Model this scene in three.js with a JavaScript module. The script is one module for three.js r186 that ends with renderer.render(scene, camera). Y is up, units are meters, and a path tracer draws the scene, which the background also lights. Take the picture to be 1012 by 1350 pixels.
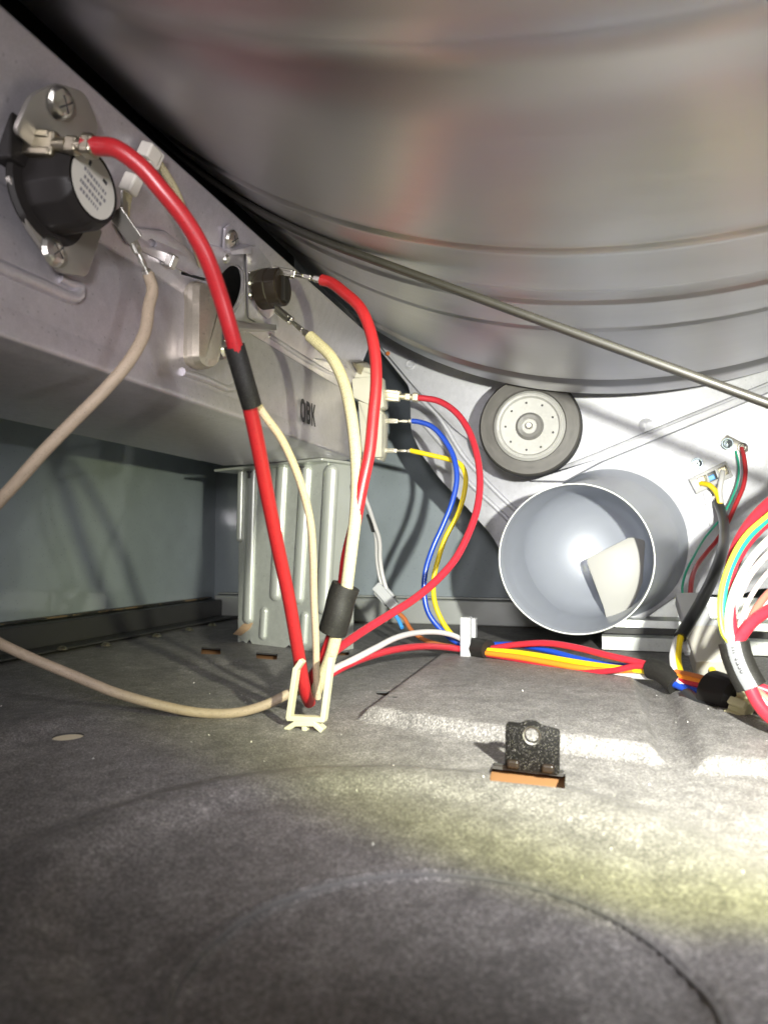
import * as THREE from 'three';
import { mergeGeometries, toCreasedNormals } from 'three/addons/utils/BufferGeometryUtils.js';
import { RoundedBoxGeometry } from 'three/addons/geometries/RoundedBoxGeometry.js';
import { RectAreaLightUniformsLib } from 'three/addons/lights/RectAreaLightUniformsLib.js';

RectAreaLightUniformsLib.init();
const V = (x, y, z) => new THREE.Vector3(x, y, z);
const scene = new THREE.Scene();

/* ---------------------------------------------------------------- camera */
const H = 0.08;                                   // lens height above the base pan
const camera = new THREE.PerspectiveCamera(70.79, 767 / 1024, 0.01, 20);
const fwd = V(294, -47, -950).normalize();         // world -z as the camera sees it
const upc = V(0, 950, -47).normalize();
const rgt = new THREE.Vector3().crossVectors(fwd, upc).normalize();
{
  const m = new THREE.Matrix4().set(
    rgt.x, rgt.y, rgt.z, 0,
    upc.x, upc.y, upc.z, H,
    -fwd.x, -fwd.y, -fwd.z, 0,
    0, 0, 0, 1);
  m.decompose(camera.position, camera.quaternion, camera.scale);
}
camera.focus = 0.42;
camera.userData.fStop = 15;
scene.add(camera);

/* ---------------------------------------------------------------- light */
const renderer = new THREE.WebGLRenderer({ antialias: true });
renderer.setSize(767, 1024);
renderer.toneMapping = THREE.LinearToneMapping;
renderer.toneMappingExposure = 1.35;
renderer.shadowMap.enabled = true;
scene.background = new THREE.Color(0.012, 0.0115, 0.011);    // the dim room in front of the machine

const TORCH = V(0.072, 0.115, -0.085);             // the torch, out of frame beside the lens
const TORCH_AIM = TORCH.clone().addScaledVector(V(-0.17, -0.175, -0.968), 0.5);
const FILL2 = V(-0.01, 0.158, 0.085), FILL2_AIM = V(-0.155, 0.125, -0.42);   // added soft fill light, unseen, behind and above the lens
function spot(color, intensity, angle, penumbra, at = TORCH, aim = TORCH_AIM, soft = 0.22) {
  const s = new THREE.SpotLight(color, intensity, 0, angle, penumbra, 2);
  s.position.copy(at); s.target.position.copy(aim);
  s.castShadow = true; s.shadow.radius = soft; s.shadow.mapSize.set(2048, 2048);
  s.shadow.camera.near = 0.005; s.shadow.camera.far = 3;
  scene.add(s, s.target);
}
spot(new THREE.Color(0.955, 0.945, 1.0), 0.82, 0.75, 1.0);    // beam, strongest along its axis
spot(new THREE.Color(0.86, 0.93, 0.05), 0.17, 0.82, 0.20);    // yellow fringe of the lens
spot(new THREE.Color(0.98, 0.96, 1.0), 0.16, 1.14, 0.8);      // spill
spot(new THREE.Color(1.0, 0.965, 1.0), 0.31, 0.58, 1.0, FILL2, FILL2_AIM, 1.3);  // added soft fill for the heater housing

const fillLight = new THREE.RectAreaLight(new THREE.Color(1.0, 0.93, 0.84), 2.6, 0.7, 0.5);  // added soft fill from the open front, no such lamp seen
fillLight.position.set(0.25, 1.25, 1.25);
fillLight.lookAt(-0.05, 0.1, -0.2);
scene.add(fillLight);

/* ---------------------------------------------------------------- tools */
function mulberry(a) { return () => { a |= 0; a = a + 0x6D2B79F5 | 0; let t = Math.imul(a ^ a >>> 15, 1 | a); t = t + Math.imul(t ^ t >>> 7, 61 | t) ^ t; return ((t ^ t >>> 14) >>> 0) / 4294967296; }; }
const rnd = mulberry(7);
function ray(px, py) {                             // direction through a point of the picture, scaled to depth 1 along -z
  const c = V(px - 506, 675 - py, -950);
  const x = c.dot(rgt), y = c.dot(upc), d = c.dot(fwd);
  return V(x / d, y / d, -1);
}
const P = (px, py, D) => ray(px, py).multiplyScalar(D).add(V(0, H, 0));
const Fl = (px, py, y = 0) => { const r = ray(px, py); return r.multiplyScalar((y - H) / r.y).add(V(0, H, 0)); };
function onPlane(px, py, o, n) { const r = ray(px, py), c = V(0, H, 0); return r.multiplyScalar(o.clone().sub(c).dot(n) / r.dot(n)).add(c); }

const used = {};
function numbered(name) { used[name] = (used[name] ?? -1) + 1; return used[name] ? `${name}_${String(used[name]).padStart(3, '0')}` : name; }
function thing(name, label, category, at = V(0, 0, 0), group) {
  const o = new THREE.Group(); o.name = numbered(name); o.position.copy(at);
  o.userData = { label, category }; if (group) o.userData.group = group;
  scene.add(o); return o;
}
function ready(g) {
  if (Array.isArray(g)) {
    g = mergeGeometries(g.map((q) => { q = q.index ? q.toNonIndexed() : q; for (const k of Object.keys(q.attributes)) if (!['position', 'normal', 'uv'].includes(k)) q.deleteAttribute(k); return q; }));
  }
  return g;
}
function worldOf(o) { const p = V(0, 0, 0); while (o && o !== scene) { p.add(o.position); o = o.parent; } return p; }
function part(name, geo, mat, parent, label) {      // geometry given in world metres
  const g = ready(geo).clone(), p = worldOf(parent);
  g.translate(-p.x, -p.y, -p.z);
  const m = new THREE.Mesh(g, mat); m.name = name; m.castShadow = m.receiveShadow = true;
  if (label) m.userData.label = label;
  parent.add(m); return m;
}
function struct(name, geo, mat, label, category) {
  const m = new THREE.Mesh(ready(geo), mat); m.name = numbered(name); m.castShadow = m.receiveShadow = true;
  m.userData = { kind: 'structure', label, category }; scene.add(m); return m;
}
class Poly3 extends THREE.CatmullRomCurve3 { constructor(p) { super(p, false, 'centripetal'); } }
function tubeG(pts, r, seg = 80, rad = 14, taperUV = true) {
  const c = pts instanceof THREE.Curve ? pts : new Poly3(pts), g = new THREE.TubeGeometry(c, seg, r, rad, false), L = c.getLength(), uv = g.attributes.uv;
  for (let i = 0; i < uv.count; i++) uv.setXY(i, uv.getX(i) * L, uv.getY(i) * 2 * Math.PI * r);
  const a = c.getPoint(0), b = c.getPoint(1), ta = c.getTangent(0), tb = c.getTangent(1);   // closed ends
  const out = [g];
  for (const [q, t] of [[a, ta.negate()], [b, tb]]) { const k = new THREE.CircleGeometry(r, rad); k.applyQuaternion(new THREE.Quaternion().setFromUnitVectors(V(0, 0, 1), t)); k.translate(q.x, q.y, q.z); out.push(k); }
  return ready(out);
}
function boxG(w, h, d, r = 0.0006) { return new RoundedBoxGeometry(w, h, d, 2, Math.min(r, w / 2.1, h / 2.1, d / 2.1)); }
function frame(g, o, ax, up) {                       // local x -> ax, local y ~ up
  const X = ax.clone().normalize(), Z = new THREE.Vector3().crossVectors(X, up).normalize(), Y = new THREE.Vector3().crossVectors(Z, X);
  g.applyMatrix4(new THREE.Matrix4().makeBasis(X, Y, Z).setPosition(o)); return g;
}
function cylG(a, b, r1, r2 = r1, n = 24, open = false) {
  const d = b.clone().sub(a), g = new THREE.CylinderGeometry(r2, r1, d.length(), n, 1, open);
  g.applyQuaternion(new THREE.Quaternion().setFromUnitVectors(V(0, 1, 0), d.clone().normalize()));
  const m = a.clone().add(b).multiplyScalar(0.5); g.translate(m.x, m.y, m.z); return g;
}
function latheG(prof, o, axis, n = 64) {             // prof: [r, h]
  const g = new THREE.LatheGeometry(prof.map(([r, h]) => new THREE.Vector2(r, h)), n);
  g.applyQuaternion(new THREE.Quaternion().setFromUnitVectors(V(0, 1, 0), axis.clone().normalize()));
  g.translate(o.x, o.y, o.z); return toCreasedNormals(g, 0.6);
}
function roundPoly(pts, r) {                          // 2D outline with rounded corners
  const s = new THREE.Shape(), n = pts.length;
  for (let i = 0; i < n; i++) {
    const p = pts[i], a = pts[(i + n - 1) % n], b = pts[(i + 1) % n];
    const ra = Math.min(r, p.distanceTo(a) / 2.05), rb = Math.min(r, p.distanceTo(b) / 2.05);
    const q = p.clone().add(a.clone().sub(p).setLength(ra)), w = p.clone().add(b.clone().sub(p).setLength(rb));
    if (!i) s.moveTo(q.x, q.y); else s.lineTo(q.x, q.y);
    s.quadraticCurveTo(p.x, p.y, w.x, w.y);
  }
  s.closePath(); return s;
}
class Plane {                                         // a sheet in the machine that flat parts lie on
  constructor(o, u, v) { this.o = o; this.u = u.clone().normalize(); this.v = v.clone().normalize(); this.n = new THREE.Vector3().crossVectors(this.u, this.v).normalize(); this.m = new THREE.Matrix4().makeBasis(this.u, this.v, this.n).setPosition(o); }
  pt(px, py, lift = 0) { return onPlane(px, py, this.o.clone().addScaledVector(this.n, lift), this.n); }
  uv(px, py) { const d = this.pt(px, py).sub(this.o); return new THREE.Vector2(d.dot(this.u), d.dot(this.v)); }
  shape(pxs, r = 0.002) { const a = pxs.map(([x, y]) => this.uv(x, y)); if (THREE.ShapeUtils.area(a) < 0) a.reverse(); return roundPoly(a, r); }
  plate(shape, depth, lift = 0, bevel = 0.0004, seg = 6) {
    const g = new THREE.ExtrudeGeometry(shape, { depth: Math.max(depth - 2 * bevel, 1e-5), bevelEnabled: bevel > 0, bevelThickness: bevel, bevelSize: bevel, bevelOffset: -bevel, bevelSegments: 2, curveSegments: seg });
    g.translate(0, 0, lift + bevel); g.applyMatrix4(this.m); return toCreasedNormals(g, 0.5);
  }
}
const hash = (x, y) => { let n = Math.imul(x | 0, 374761393) + Math.imul(y | 0, 668265263); n = Math.imul(n ^ n >>> 13, 1274126177); return ((n ^ n >>> 16) >>> 0) / 4294967296; };
function vnoise(x, y, px = 1e9, py = 1e9) {
  const xi = Math.floor(x), yi = Math.floor(y), fx = x - xi, fy = y - yi, sx = fx * fx * (3 - 2 * fx), sy = fy * fy * (3 - 2 * fy);
  const w = (a, p) => ((a % p) + p) % p;
  const a = hash(w(xi, px), w(yi, py)), b = hash(w(xi + 1, px), w(yi, py)), c = hash(w(xi, px), w(yi + 1, py)), d = hash(w(xi + 1, px), w(yi + 1, py));
  return (a * (1 - sx) + b * sx) * (1 - sy) + (c * (1 - sx) + d * sx) * sy;
}
function fbm(x, y, o = 4, px, py) { let s = 0, a = 0.5, t = 0; for (let i = 0; i < o; i++) { s += a * vnoise(x + i * 17.3 * (px ? 0 : 1), y, px, py); t += a; a /= 2; x *= 2; y *= 2; if (px) { px *= 2; py *= 2; } } return s / t; }
function tex(w, h, fn, srgb, rx = 1, ry = 1) {
  const d = new Uint8Array(w * h * 4);
  for (let j = 0; j < h; j++) for (let i = 0; i < w; i++) { const v = fn(i / w, j / h, i, j), k = (j * w + i) * 4; const a = Array.isArray(v) ? v : [v, v, v]; for (let c = 0; c < 3; c++) d[k + c] = Math.max(0, Math.min(255, a[c] * 255)); d[k + 3] = 255; }
  const t = new THREE.DataTexture(d, w, h, THREE.RGBAFormat); t.wrapS = t.wrapT = THREE.RepeatWrapping; t.magFilter = THREE.LinearFilter; t.minFilter = THREE.LinearMipmapLinearFilter; t.generateMipmaps = true;
  if (srgb) t.colorSpace = THREE.SRGBColorSpace; t.repeat.set(rx, ry); t.needsUpdate = true; return t;
}
function boxUV(g, s = 1) {                            // planar uv in metres from the dominant normal
  g = g.index ? g.toNonIndexed() : g; const p = g.attributes.position, n = g.attributes.normal, uv = new Float32Array(p.count * 2);
  for (let i = 0; i < p.count; i++) { const ax = Math.abs(n.getX(i)), ay = Math.abs(n.getY(i)), az = Math.abs(n.getZ(i)), x = p.getX(i), y = p.getY(i), z = p.getZ(i); let a, b; if (ax >= ay && ax >= az) { a = z; b = y; } else if (ay >= az) { a = x; b = z; } else { a = x; b = y; } uv[i * 2] = a * s; uv[i * 2 + 1] = b * s; }
  g.setAttribute('uv', new THREE.BufferAttribute(uv, 2)); return g;
}

/* ---------------------------------------------------------------- materials */
const C = (r, g, b) => new THREE.Color(r, g, b);
const std = (color, roughness, metalness = 0, extra = {}) => new THREE.MeshPhysicalMaterial({ color, roughness, metalness, side: THREE.DoubleSide, ...extra });
// speckled lint, 0.12 m a tile
const lintTex = tex(1024, 1024, (u, v, i, j) => {
  const f = 0.5 * hash((i >> 1) + 5000, j >> 1) + 0.5 * hash((i >> 2) + 900, (j >> 2) + 40), m = 0.6 * vnoise(u * 260, v * 260, 260, 260) + 0.4 * vnoise(u * 170, v * 170, 170, 170), c = fbm(u * 30, v * 30, 3, 30, 30);
  const g = 0.40 + 0.70 * Math.pow(0.5 * f + 0.5 * m, 1.6) * (0.8 + 0.35 * c) + (hash(i + 911, j + 77) > 0.997 ? 0.25 : 0);
  return [g, g * 0.992, g * 0.99];
}, true, 1 / 0.12, 1 / 0.12);
const lintBump = tex(1024, 1024, (u, v, i, j) => 0.55 * hash(i, j) * vnoise(u * 200, v * 200, 200, 200) + 0.45 * vnoise(u * 330, v * 330, 330, 330), false, 1 / 0.12, 1 / 0.12);
// spangle of zinc, 0.2 m a tile
const zincRough = tex(512, 512, (u, v, i, j) => { const r = 0.78 + 0.12 * fbm(u * 30, v * 30, 4, 30, 30) + 0.06 * hash(i, j); return [1, r, 1]; }, false, 5, 5);
const zincColor = tex(512, 512, (u, v, i, j) => { const r = 0.88 + 0.07 * fbm(u * 60, v * 60, 4, 60, 60) + 0.05 * (hash(i, j) - 0.5) - (hash(i >> 1, j >> 1) > 0.994 ? 0.10 : 0); return [r, r, r * 0.99]; }, true, 5, 5);
// fine scratches round the drum: u round, v along
const drumRough = tex(512, 1024, (u, v, i, j) => { const r = 0.78 + 0.05 * hash(j, 3) + 0.07 * vnoise(u * 8, v * 300, 8, 300) + 0.1 * fbm(u * 12, v * 12, 3, 12, 12); return [1, r, 1]; }, false, 6, 1);
const drumBump = tex(512, 1024, (u, v, i, j) => 0.6 * hash(j >> 1, 9) + 0.4 * vnoise(u * 12, v * 400, 12, 400), false, 6, 1);
const braidTex = tex(256, 256, (u, v, i, j) => { const w = 0.5 + 0.5 * Math.sin((u * 24 + v * 8) * 2 * Math.PI) * Math.sin((u * 24 - v * 8) * 2 * Math.PI); const s = hash(i >> 1, j >> 1) > 0.955 ? 0.55 : 1; const r = (0.86 + 0.12 * w) * s; return [r, r * (s < 1 ? 0.96 : 1), r]; }, true, 1 / 0.034, 1 / 0.017);
const dustTex = tex(256, 256, (u, v, i, j) => { const q = hash(i >> 1, j >> 1), r = 0.86 + 0.10 * fbm(u * 16, v * 16, 3, 16, 16); return q > 0.985 ? [1, 0.95, 0.9].map((k) => k * 1.0) : q < 0.02 ? [r * 0.72, r * 0.72, r * 0.72] : [r, r, r]; }, true, 1 / 0.042, 1 / 0.021);
const tapeTex = tex(256, 256, (u, v, i, j) => { const s = hash(i >> 1, j >> 1) > 0.93 ? 0.55 * hash(i, j + 9) : 0; const r = 0.22 + 0.12 * fbm(u * 20, v * 20, 3, 20, 20) + s; return [r, r, r * 0.95]; }, true, 1 / 0.02, 1 / 0.02);
const rubberTex = tex(256, 256, (u, v, i, j) => 0.8 + 0.2 * fbm(u * 24, v * 24, 4, 24, 24), true);
const stainTex = tex(512, 512, (u, v, i, j) => { const a = fbm(u * 10, v * 10, 4, 10, 10), s = hash(i >> 1, j >> 1) > 0.992 ? 0.12 : 0; const r = 0.93 + 0.07 * a - s; return [r, r, r]; }, true, 5, 5);

const wornTex = tex(256, 256, (u, v, i, j) => { const a = fbm(u * 14, v * 14, 4, 14, 14); return a > 0.56 ? [0.55, 0.47, 0.36] : a > 0.50 ? [0.36, 0.33, 0.28] : [0.20, 0.20, 0.20]; }, true, 5, 5);
const M = {
  pan: std(C(0.95, 0.93, 0.91), 0.62, 0, { map: lintTex, bumpMap: lintBump, bumpScale: 0.00007, vertexColors: true }),
  ringLint: std(C(0.20, 0.195, 0.19), 0.6, 0, { bumpMap: lintBump, bumpScale: 0.0002 }),
  panBlack: std(C(0.045, 0.044, 0.043), 0.45, 0, { bumpMap: lintBump, bumpScale: 0.0001 }),
  tabBlack: std(C(0.03, 0.029, 0.028), 0.35, 0, { map: null }),
  wood: std(C(0.33, 0.165, 0.07), 0.6),
  pale: std(C(0.86, 0.76, 0.56), 0.7),
  paintBlue: std(C(0.34, 0.39, 0.415), 0.42, 0, { clearcoat: 1.0, clearcoatRoughness: 0.06, map: stainTex }),
  box: std(C(0.67, 0.64, 0.69), 0.42, 0.65, { map: zincColor, roughnessMap: zincRough }),
  zinc: std(C(0.62, 0.64, 0.62), 0.46, 0.45, { map: zincColor, roughnessMap: zincRough }),
  bulk: std(C(0.60, 0.60, 0.655), 0.62, 0.25, { map: zincColor, roughnessMap: zincRough }),
  drum: std(C(0.545, 0.54, 0.565), 0.47, 1.0, {  roughnessMap: drumRough }),
  belt: std(C(0.034, 0.031, 0.026), 0.45, 0, { map: dustTex }),
  pipe: std(C(0.33, 0.35, 0.395), 0.36, 0.2),
  steel: std(C(0.66, 0.64, 0.58), 0.32, 1.0),
  screw: std(C(0.20, 0.23, 0.25), 0.35, 1.0),
  brass: std(C(0.40, 0.36, 0.27), 0.35, 1.0),
  bakelite: std(C(0.018, 0.016, 0.015), 0.48, 0, { specularIntensity: 0.5 }),
  brownPlastic: std(C(0.020, 0.014, 0.010), 0.35),
  rubber: std(C(0.115, 0.108, 0.098), 0.6, 0, { map: rubberTex }),
  rubberEdge: std(C(0.03, 0.03, 0.03), 0.6),
  hub: std(C(0.40, 0.395, 0.37), 0.45, 0, { map: stainTex }),
  ceramic: std(C(0.52, 0.50, 0.41), 0.5),
  nylon: std(C(0.60, 0.58, 0.42), 0.42, 0, { specularIntensity: 0.8 }),
  whitePlastic: std(C(0.48, 0.49, 0.50), 0.4),
  ivory: std(C(0.48, 0.46, 0.41), 0.5),
  yellowPlastic: std(C(0.62, 0.58, 0.36), 0.5),
  red: std(C(0.52, 0.022, 0.028), 0.38, 0, { map: dustTex, clearcoat: 0.25, clearcoatRoughness: 0.3 }),
  redBright: std(C(0.62, 0.03, 0.05), 0.33, 0, { map: dustTex, clearcoat: 0.3, clearcoatRoughness: 0.25 }),
  cream: std(C(0.62, 0.55, 0.34), 0.7, 0, { map: braidTex }),
  beige: std(C(0.46, 0.365, 0.265), 0.62, 0, { map: dustTex }),
  tan: std(C(0.56, 0.42, 0.29), 0.6, 0, { map: braidTex }),
  blue: std(C(0.012, 0.06, 0.42), 0.35, 0, { clearcoat: 0.3, clearcoatRoughness: 0.25 }),
  lightBlue: std(C(0.05, 0.30, 0.75), 0.4),
  yellow: std(C(0.78, 0.58, 0.012), 0.38, 0, { clearcoat: 0.2, clearcoatRoughness: 0.3 }),
  orange: std(C(0.80, 0.24, 0.02), 0.4),
  rust: std(C(0.50, 0.15, 0.04), 0.45),
  white: std(C(0.56, 0.55, 0.54), 0.42, 0, { clearcoat: 0.2, clearcoatRoughness: 0.3 }),
  brown: std(C(0.36, 0.14, 0.10), 0.45),
  darkRed: std(C(0.28, 0.02, 0.02), 0.45),
  green: std(C(0.02, 0.32, 0.20), 0.4),
  black: std(C(0.018, 0.018, 0.019), 0.35, 0, { clearcoat: 0.3, clearcoatRoughness: 0.3 }),
  tape: std(C(0.16, 0.15, 0.14), 0.6, 0, { map: tapeTex }),
  yellowGreen: std(C(0.62, 0.66, 0.05), 0.4),
  pinkWhite: std(C(0.60, 0.52, 0.50), 0.45),
  greaseGrey: std(C(0.17, 0.165, 0.155), 0.5, 0, { map: stainTex }),
  warmZinc: std(C(0.66, 0.60, 0.50), 0.36, 0.75, { map: zincColor, roughnessMap: zincRough }),
  wornLip: std(C(0.9, 0.9, 0.9), 0.55, 0, { map: wornTex }),
  ferrule: std(C(0.72, 0.68, 0.60), 0.45),
  dullZinc: std(C(0.42, 0.40, 0.36), 0.42, 0.75, { roughnessMap: zincRough }),
  postZinc: std(C(0.70, 0.73, 0.68), 0.40, 0.4, { map: zincColor, roughnessMap: zincRough }),
  sensorPlastic: std(C(0.34, 0.335, 0.33), 0.4),
  dust: std(C(0.72, 0.70, 0.66), 0.9),
};

/* ---------------------------------------------------------------- setting: base pan */
const sm = (a, b, x) => { const t = Math.max(0, Math.min(1, (x - a) / (b - a))); return t * t * (3 - 2 * t); };
function sdPoly(x, d, pts) {                          // signed distance, negative inside
  let m = 1e9, ins = false;
  for (let i = 0, j = pts.length - 1; i < pts.length; j = i++) {
    const [xi, yi] = pts[i], [xj, yj] = pts[j], ex = xj - xi, ey = yj - yi, t = Math.max(0, Math.min(1, ((x - xi) * ex + (d - yi) * ey) / (ex * ex + ey * ey)));
    m = Math.min(m, Math.hypot(x - xi - t * ex, d - yi - t * ey));
    if ((yi > d) !== (yj > d) && x < ex * (d - yi) / ey + xi) ins = !ins;
  }
  return ins ? -m : m;
}
const fp = (px, py) => { const p = Fl(px, py); return [p.x, -p.z]; };
const plateau = [fp(466, 950), fp(672, 985), fp(884, 1012), fp(848, 902), fp(700, 880), fp(575, 868)];
const plateau2 = [fp(905, 1020), fp(1090, 1030), fp(1060, 930), fp(935, 915), fp(868, 905)];
const hollow = [fp(225, 905), fp(345, 945), fp(385, 925), fp(330, 870), fp(245, 868)];
function panHeight(x, d) {
  let y = 0;
  const r1 = Math.hypot(x + 0.0304, d - 0.1305);
  y += -0.0009 * (1 - sm(0.0462, 0.0478, r1)) + 0.0012 * Math.exp(-(((r1 - 0.0482) / 0.0010) ** 2));   // pressed disc
  const r2 = Math.hypot((x + 0.052) / 1.06, d - 0.166);
  y += 0.0034 * (sm(0.062, 0.076, r2)) - 0.0034 * sm(0.080, 0.098, r2);                                  // low ring round it
  y += 0.0060 * (1 - sm(-0.008, 0.0, sdPoly(x, d, plateau)));
  y += 0.0045 * (1 - sm(-0.010, 0.0, sdPoly(x, d, plateau2)));
  y -= 0.0018 * (1 - sm(-0.016, 0.0, sdPoly(x, d, hollow)));
  y += 0.0030 * (sm(0.225, 0.245, -x + 0.25 * (d - 0.25)) - sm(0.255, 0.30, -x + 0.25 * (d - 0.25))) * (1 - sm(0.26, 0.33, d));
  y += 0.0008 * (fbm(x * 14, d * 14, 2) - 0.5);
  return y;
}
const onPan = (px, py, lift = 0) => { const p = Fl(px, py); p.y = panHeight(p.x, -p.z) + lift; return p; };
const fpan = (px, py) => { let y = 0, p; for (let k = 0; k < 12; k++) { p = Fl(px, py, y); y = panHeight(p.x, -p.z); } return [p.x, -p.z]; };
const tabBase = { L: Fl(664, 1011), R: Fl(739, 1019) };
const holes = [
  { poly: [fpan(648, 1009), fpan(745, 1020), fpan(744, 1040), fpan(645, 1029)] },
  { c: fpan(90, 971), rx: 0.0064, rd: 0.0064 },
  { poly: [fpan(266, 853), fpan(291, 855), fpan(291, 863), fpan(265, 862)] },
  { poly: [fpan(338, 860), fpan(366, 862), fpan(365, 870), fpan(338, 868)] },
  { poly: [fpan(495, 911), fpan(513, 911), fpan(512, 917), fpan(496, 915)] },
  { poly: [fpan(443, 858), fpan(460, 858), fpan(460, 864), fpan(443, 864)] },
  { c: fpan(518, 919), rx: 0.0022, rd: 0.0016 },
];
function sdHole(h, x, d) { return h.poly ? sdPoly(x, d, h.poly) : (Math.hypot((x - h.c[0]) / h.rx, (d - h.c[1]) / h.rd) - 1) * Math.min(h.rx, h.rd); }
{
  const x0 = -0.42, x1 = 0.36, d0 = -0.10, d1 = 0.732, cell = 0.0016, nx = Math.round((x1 - x0) / cell), nd = Math.round((d1 - d0) / cell);
  const X = [], Dd = [], N = (nx + 1) * (nd + 1), near = holes.map((h) => { const q = h.poly ?? [[h.c[0] - h.rx, h.c[1] - h.rd], [h.c[0] + h.rx, h.c[1] + h.rd]]; const xs = q.map((p) => p[0]), ds = q.map((p) => p[1]); return [Math.min(...xs) - 0.004, Math.max(...xs) + 0.004, Math.min(...ds) - 0.004, Math.max(...ds) + 0.004]; });
  const pos = new Float32Array(N * 3), col = new Float32Array(N * 3), uv = new Float32Array(N * 2);
  for (let j = 0; j <= nd; j++) for (let i = 0; i <= nx; i++) { const k = j * (nx + 1) + i; X[k] = x0 + (x1 - x0) * i / nx; Dd[k] = d0 + (d1 - d0) * j / nd; }
  const drop = new Set();
  holes.forEach((h, q) => {
    const [a, b, c, e] = near[q], i0 = Math.max(0, Math.floor((a - x0) / cell)), i1 = Math.min(nx - 1, Math.ceil((b - x0) / cell)), j0 = Math.max(0, Math.floor((c - d0) / cell)), j1 = Math.min(nd - 1, Math.ceil((e - d0) / cell));
    const inn = new Set(), out = new Set();
    for (let j = j0; j <= j1; j++) for (let i = i0; i <= i1; i++) {
      const k = j * (nx + 1) + i, cx = x0 + (i + 0.5) * cell, cd = d0 + (j + 0.5) * cell, s = sdHole(h, cx, cd) < 0;
      for (const m of [k, k + 1, k + nx + 1, k + nx + 2]) (s ? inn : out).add(m);
      if (s) drop.add(k);
    }
    for (const m of inn) if (out.has(m)) for (let t = 0; t < 6; t++) {      // pull the ragged edge onto the outline
      const s = sdHole(h, X[m], Dd[m]), e2 = 1e-5, gx = (sdHole(h, X[m] + e2, Dd[m]) - s) / e2, gd = (sdHole(h, X[m], Dd[m] + e2) - s) / e2, g2 = gx * gx + gd * gd || 1;
      X[m] -= s * gx / g2; Dd[m] -= s * gd / g2;
    }
  });
  for (let k = 0; k < N; k++) {
    pos[k * 3] = X[k]; pos[k * 3 + 1] = panHeight(X[k], Dd[k]); pos[k * 3 + 2] = -Dd[k]; uv[k * 2] = X[k]; uv[k * 2 + 1] = Dd[k];
    const x = X[k], d = Dd[k], a = fbm(x * 9 + 3, d * 9, 4), b = fbm(x * 60, d * 60 + 9, 4), c = fbm(x * 190 + 1, d * 190, 2);
    let t = 0.56 + 0.20 * (a - 0.5) + 0.16 * (b - 0.5) + 0.26 * (c - 0.5);
    if (b > 0.66 && a > 0.42) t += 0.10 * sm(0.66, 0.74, b);               // clots of lint
    t = Math.max(0.10, Math.min(1.3, t));
    col[k * 3] = t * 1.0; col[k * 3 + 1] = t * 0.99; col[k * 3 + 2] = t * 0.985;
  }
  const idx = [];
  for (let j = 0; j < nd; j++) for (let i = 0; i < nx; i++) { const k = j * (nx + 1) + i; if (drop.has(k)) continue; idx.push(k, k + 1, k + nx + 2, k, k + nx + 2, k + nx + 1); }
  const g = new THREE.BufferGeometry(); g.setAttribute('position', new THREE.BufferAttribute(pos, 3)); g.setAttribute('color', new THREE.BufferAttribute(col, 3)); g.setAttribute('uv', new THREE.BufferAttribute(uv, 2)); g.setIndex(idx); g.computeVertexNormals();
  struct('floor', g, M.pan, 'lint covered black steel base pan with pressed rings and cut holes', 'base pan');
  const pan = scene.children.at(-1);
  { const ps = []; for (let k = 0; k <= 160; k++) { const q = k / 160 * 2 * Math.PI, x = -0.0304 + 0.0472 * Math.cos(q), d = 0.1305 + 0.0472 * Math.sin(q); ps.push(V(x, panHeight(x, d) - 0.0002, -d)); } part('pressed_ring', tubeG(ps, 0.0006, 400, 8), M.ringLint, pan); }
  // cut edges of the sheet round the holes
  holes.forEach((h) => {
    const pts = h.poly ?? Array.from({ length: 24 }, (_, i) => [h.c[0] + h.rx * Math.cos(i / 24 * 2 * Math.PI), h.c[1] + h.rd * Math.sin(i / 24 * 2 * Math.PI)]), p = [], n = pts.length;
    for (let i = 0; i < n; i++) { const [a, b] = pts[i], [c, d] = pts[(i + 1) % n], ya = panHeight(a, b), yc = panHeight(c, d); p.push(a, ya, -b, c, yc, -d, c, yc - 0.0012, -d, a, ya, -b, c, yc - 0.0012, -d, a, ya - 0.0012, -b); }
    const e = new THREE.BufferGeometry(); e.setAttribute('position', new THREE.Float32BufferAttribute(p, 3)); e.computeVertexNormals();
    part('hole_edge', e, M.panBlack, pan);
  });
}
{ // what shows through the holes: the house floor under the machine
  const g = new THREE.PlaneGeometry(0.9, 0.95); g.rotateX(-Math.PI / 2); g.translate(0, -0.0034, -0.3);
  struct('ground', g, M.wood, 'brown wooden house floor seen through the holes in the pan', 'house floor');
  const [cx, cd] = fpan(90, 971), k = new THREE.PlaneGeometry(0.017, 0.016); k.rotateX(-Math.PI / 2); k.translate(cx, panHeight(cx, cd) - 0.0007, -cd);
  const t = thing('lit_floor_patch', 'pale cream scrap standing in for room light on the floor under the round hole', 'patch', V(cx, -0.0045, -cd)); part('sheet', k, M.pale, t);  // pale sheet put in for the brightness of room light below the pan
}
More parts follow.
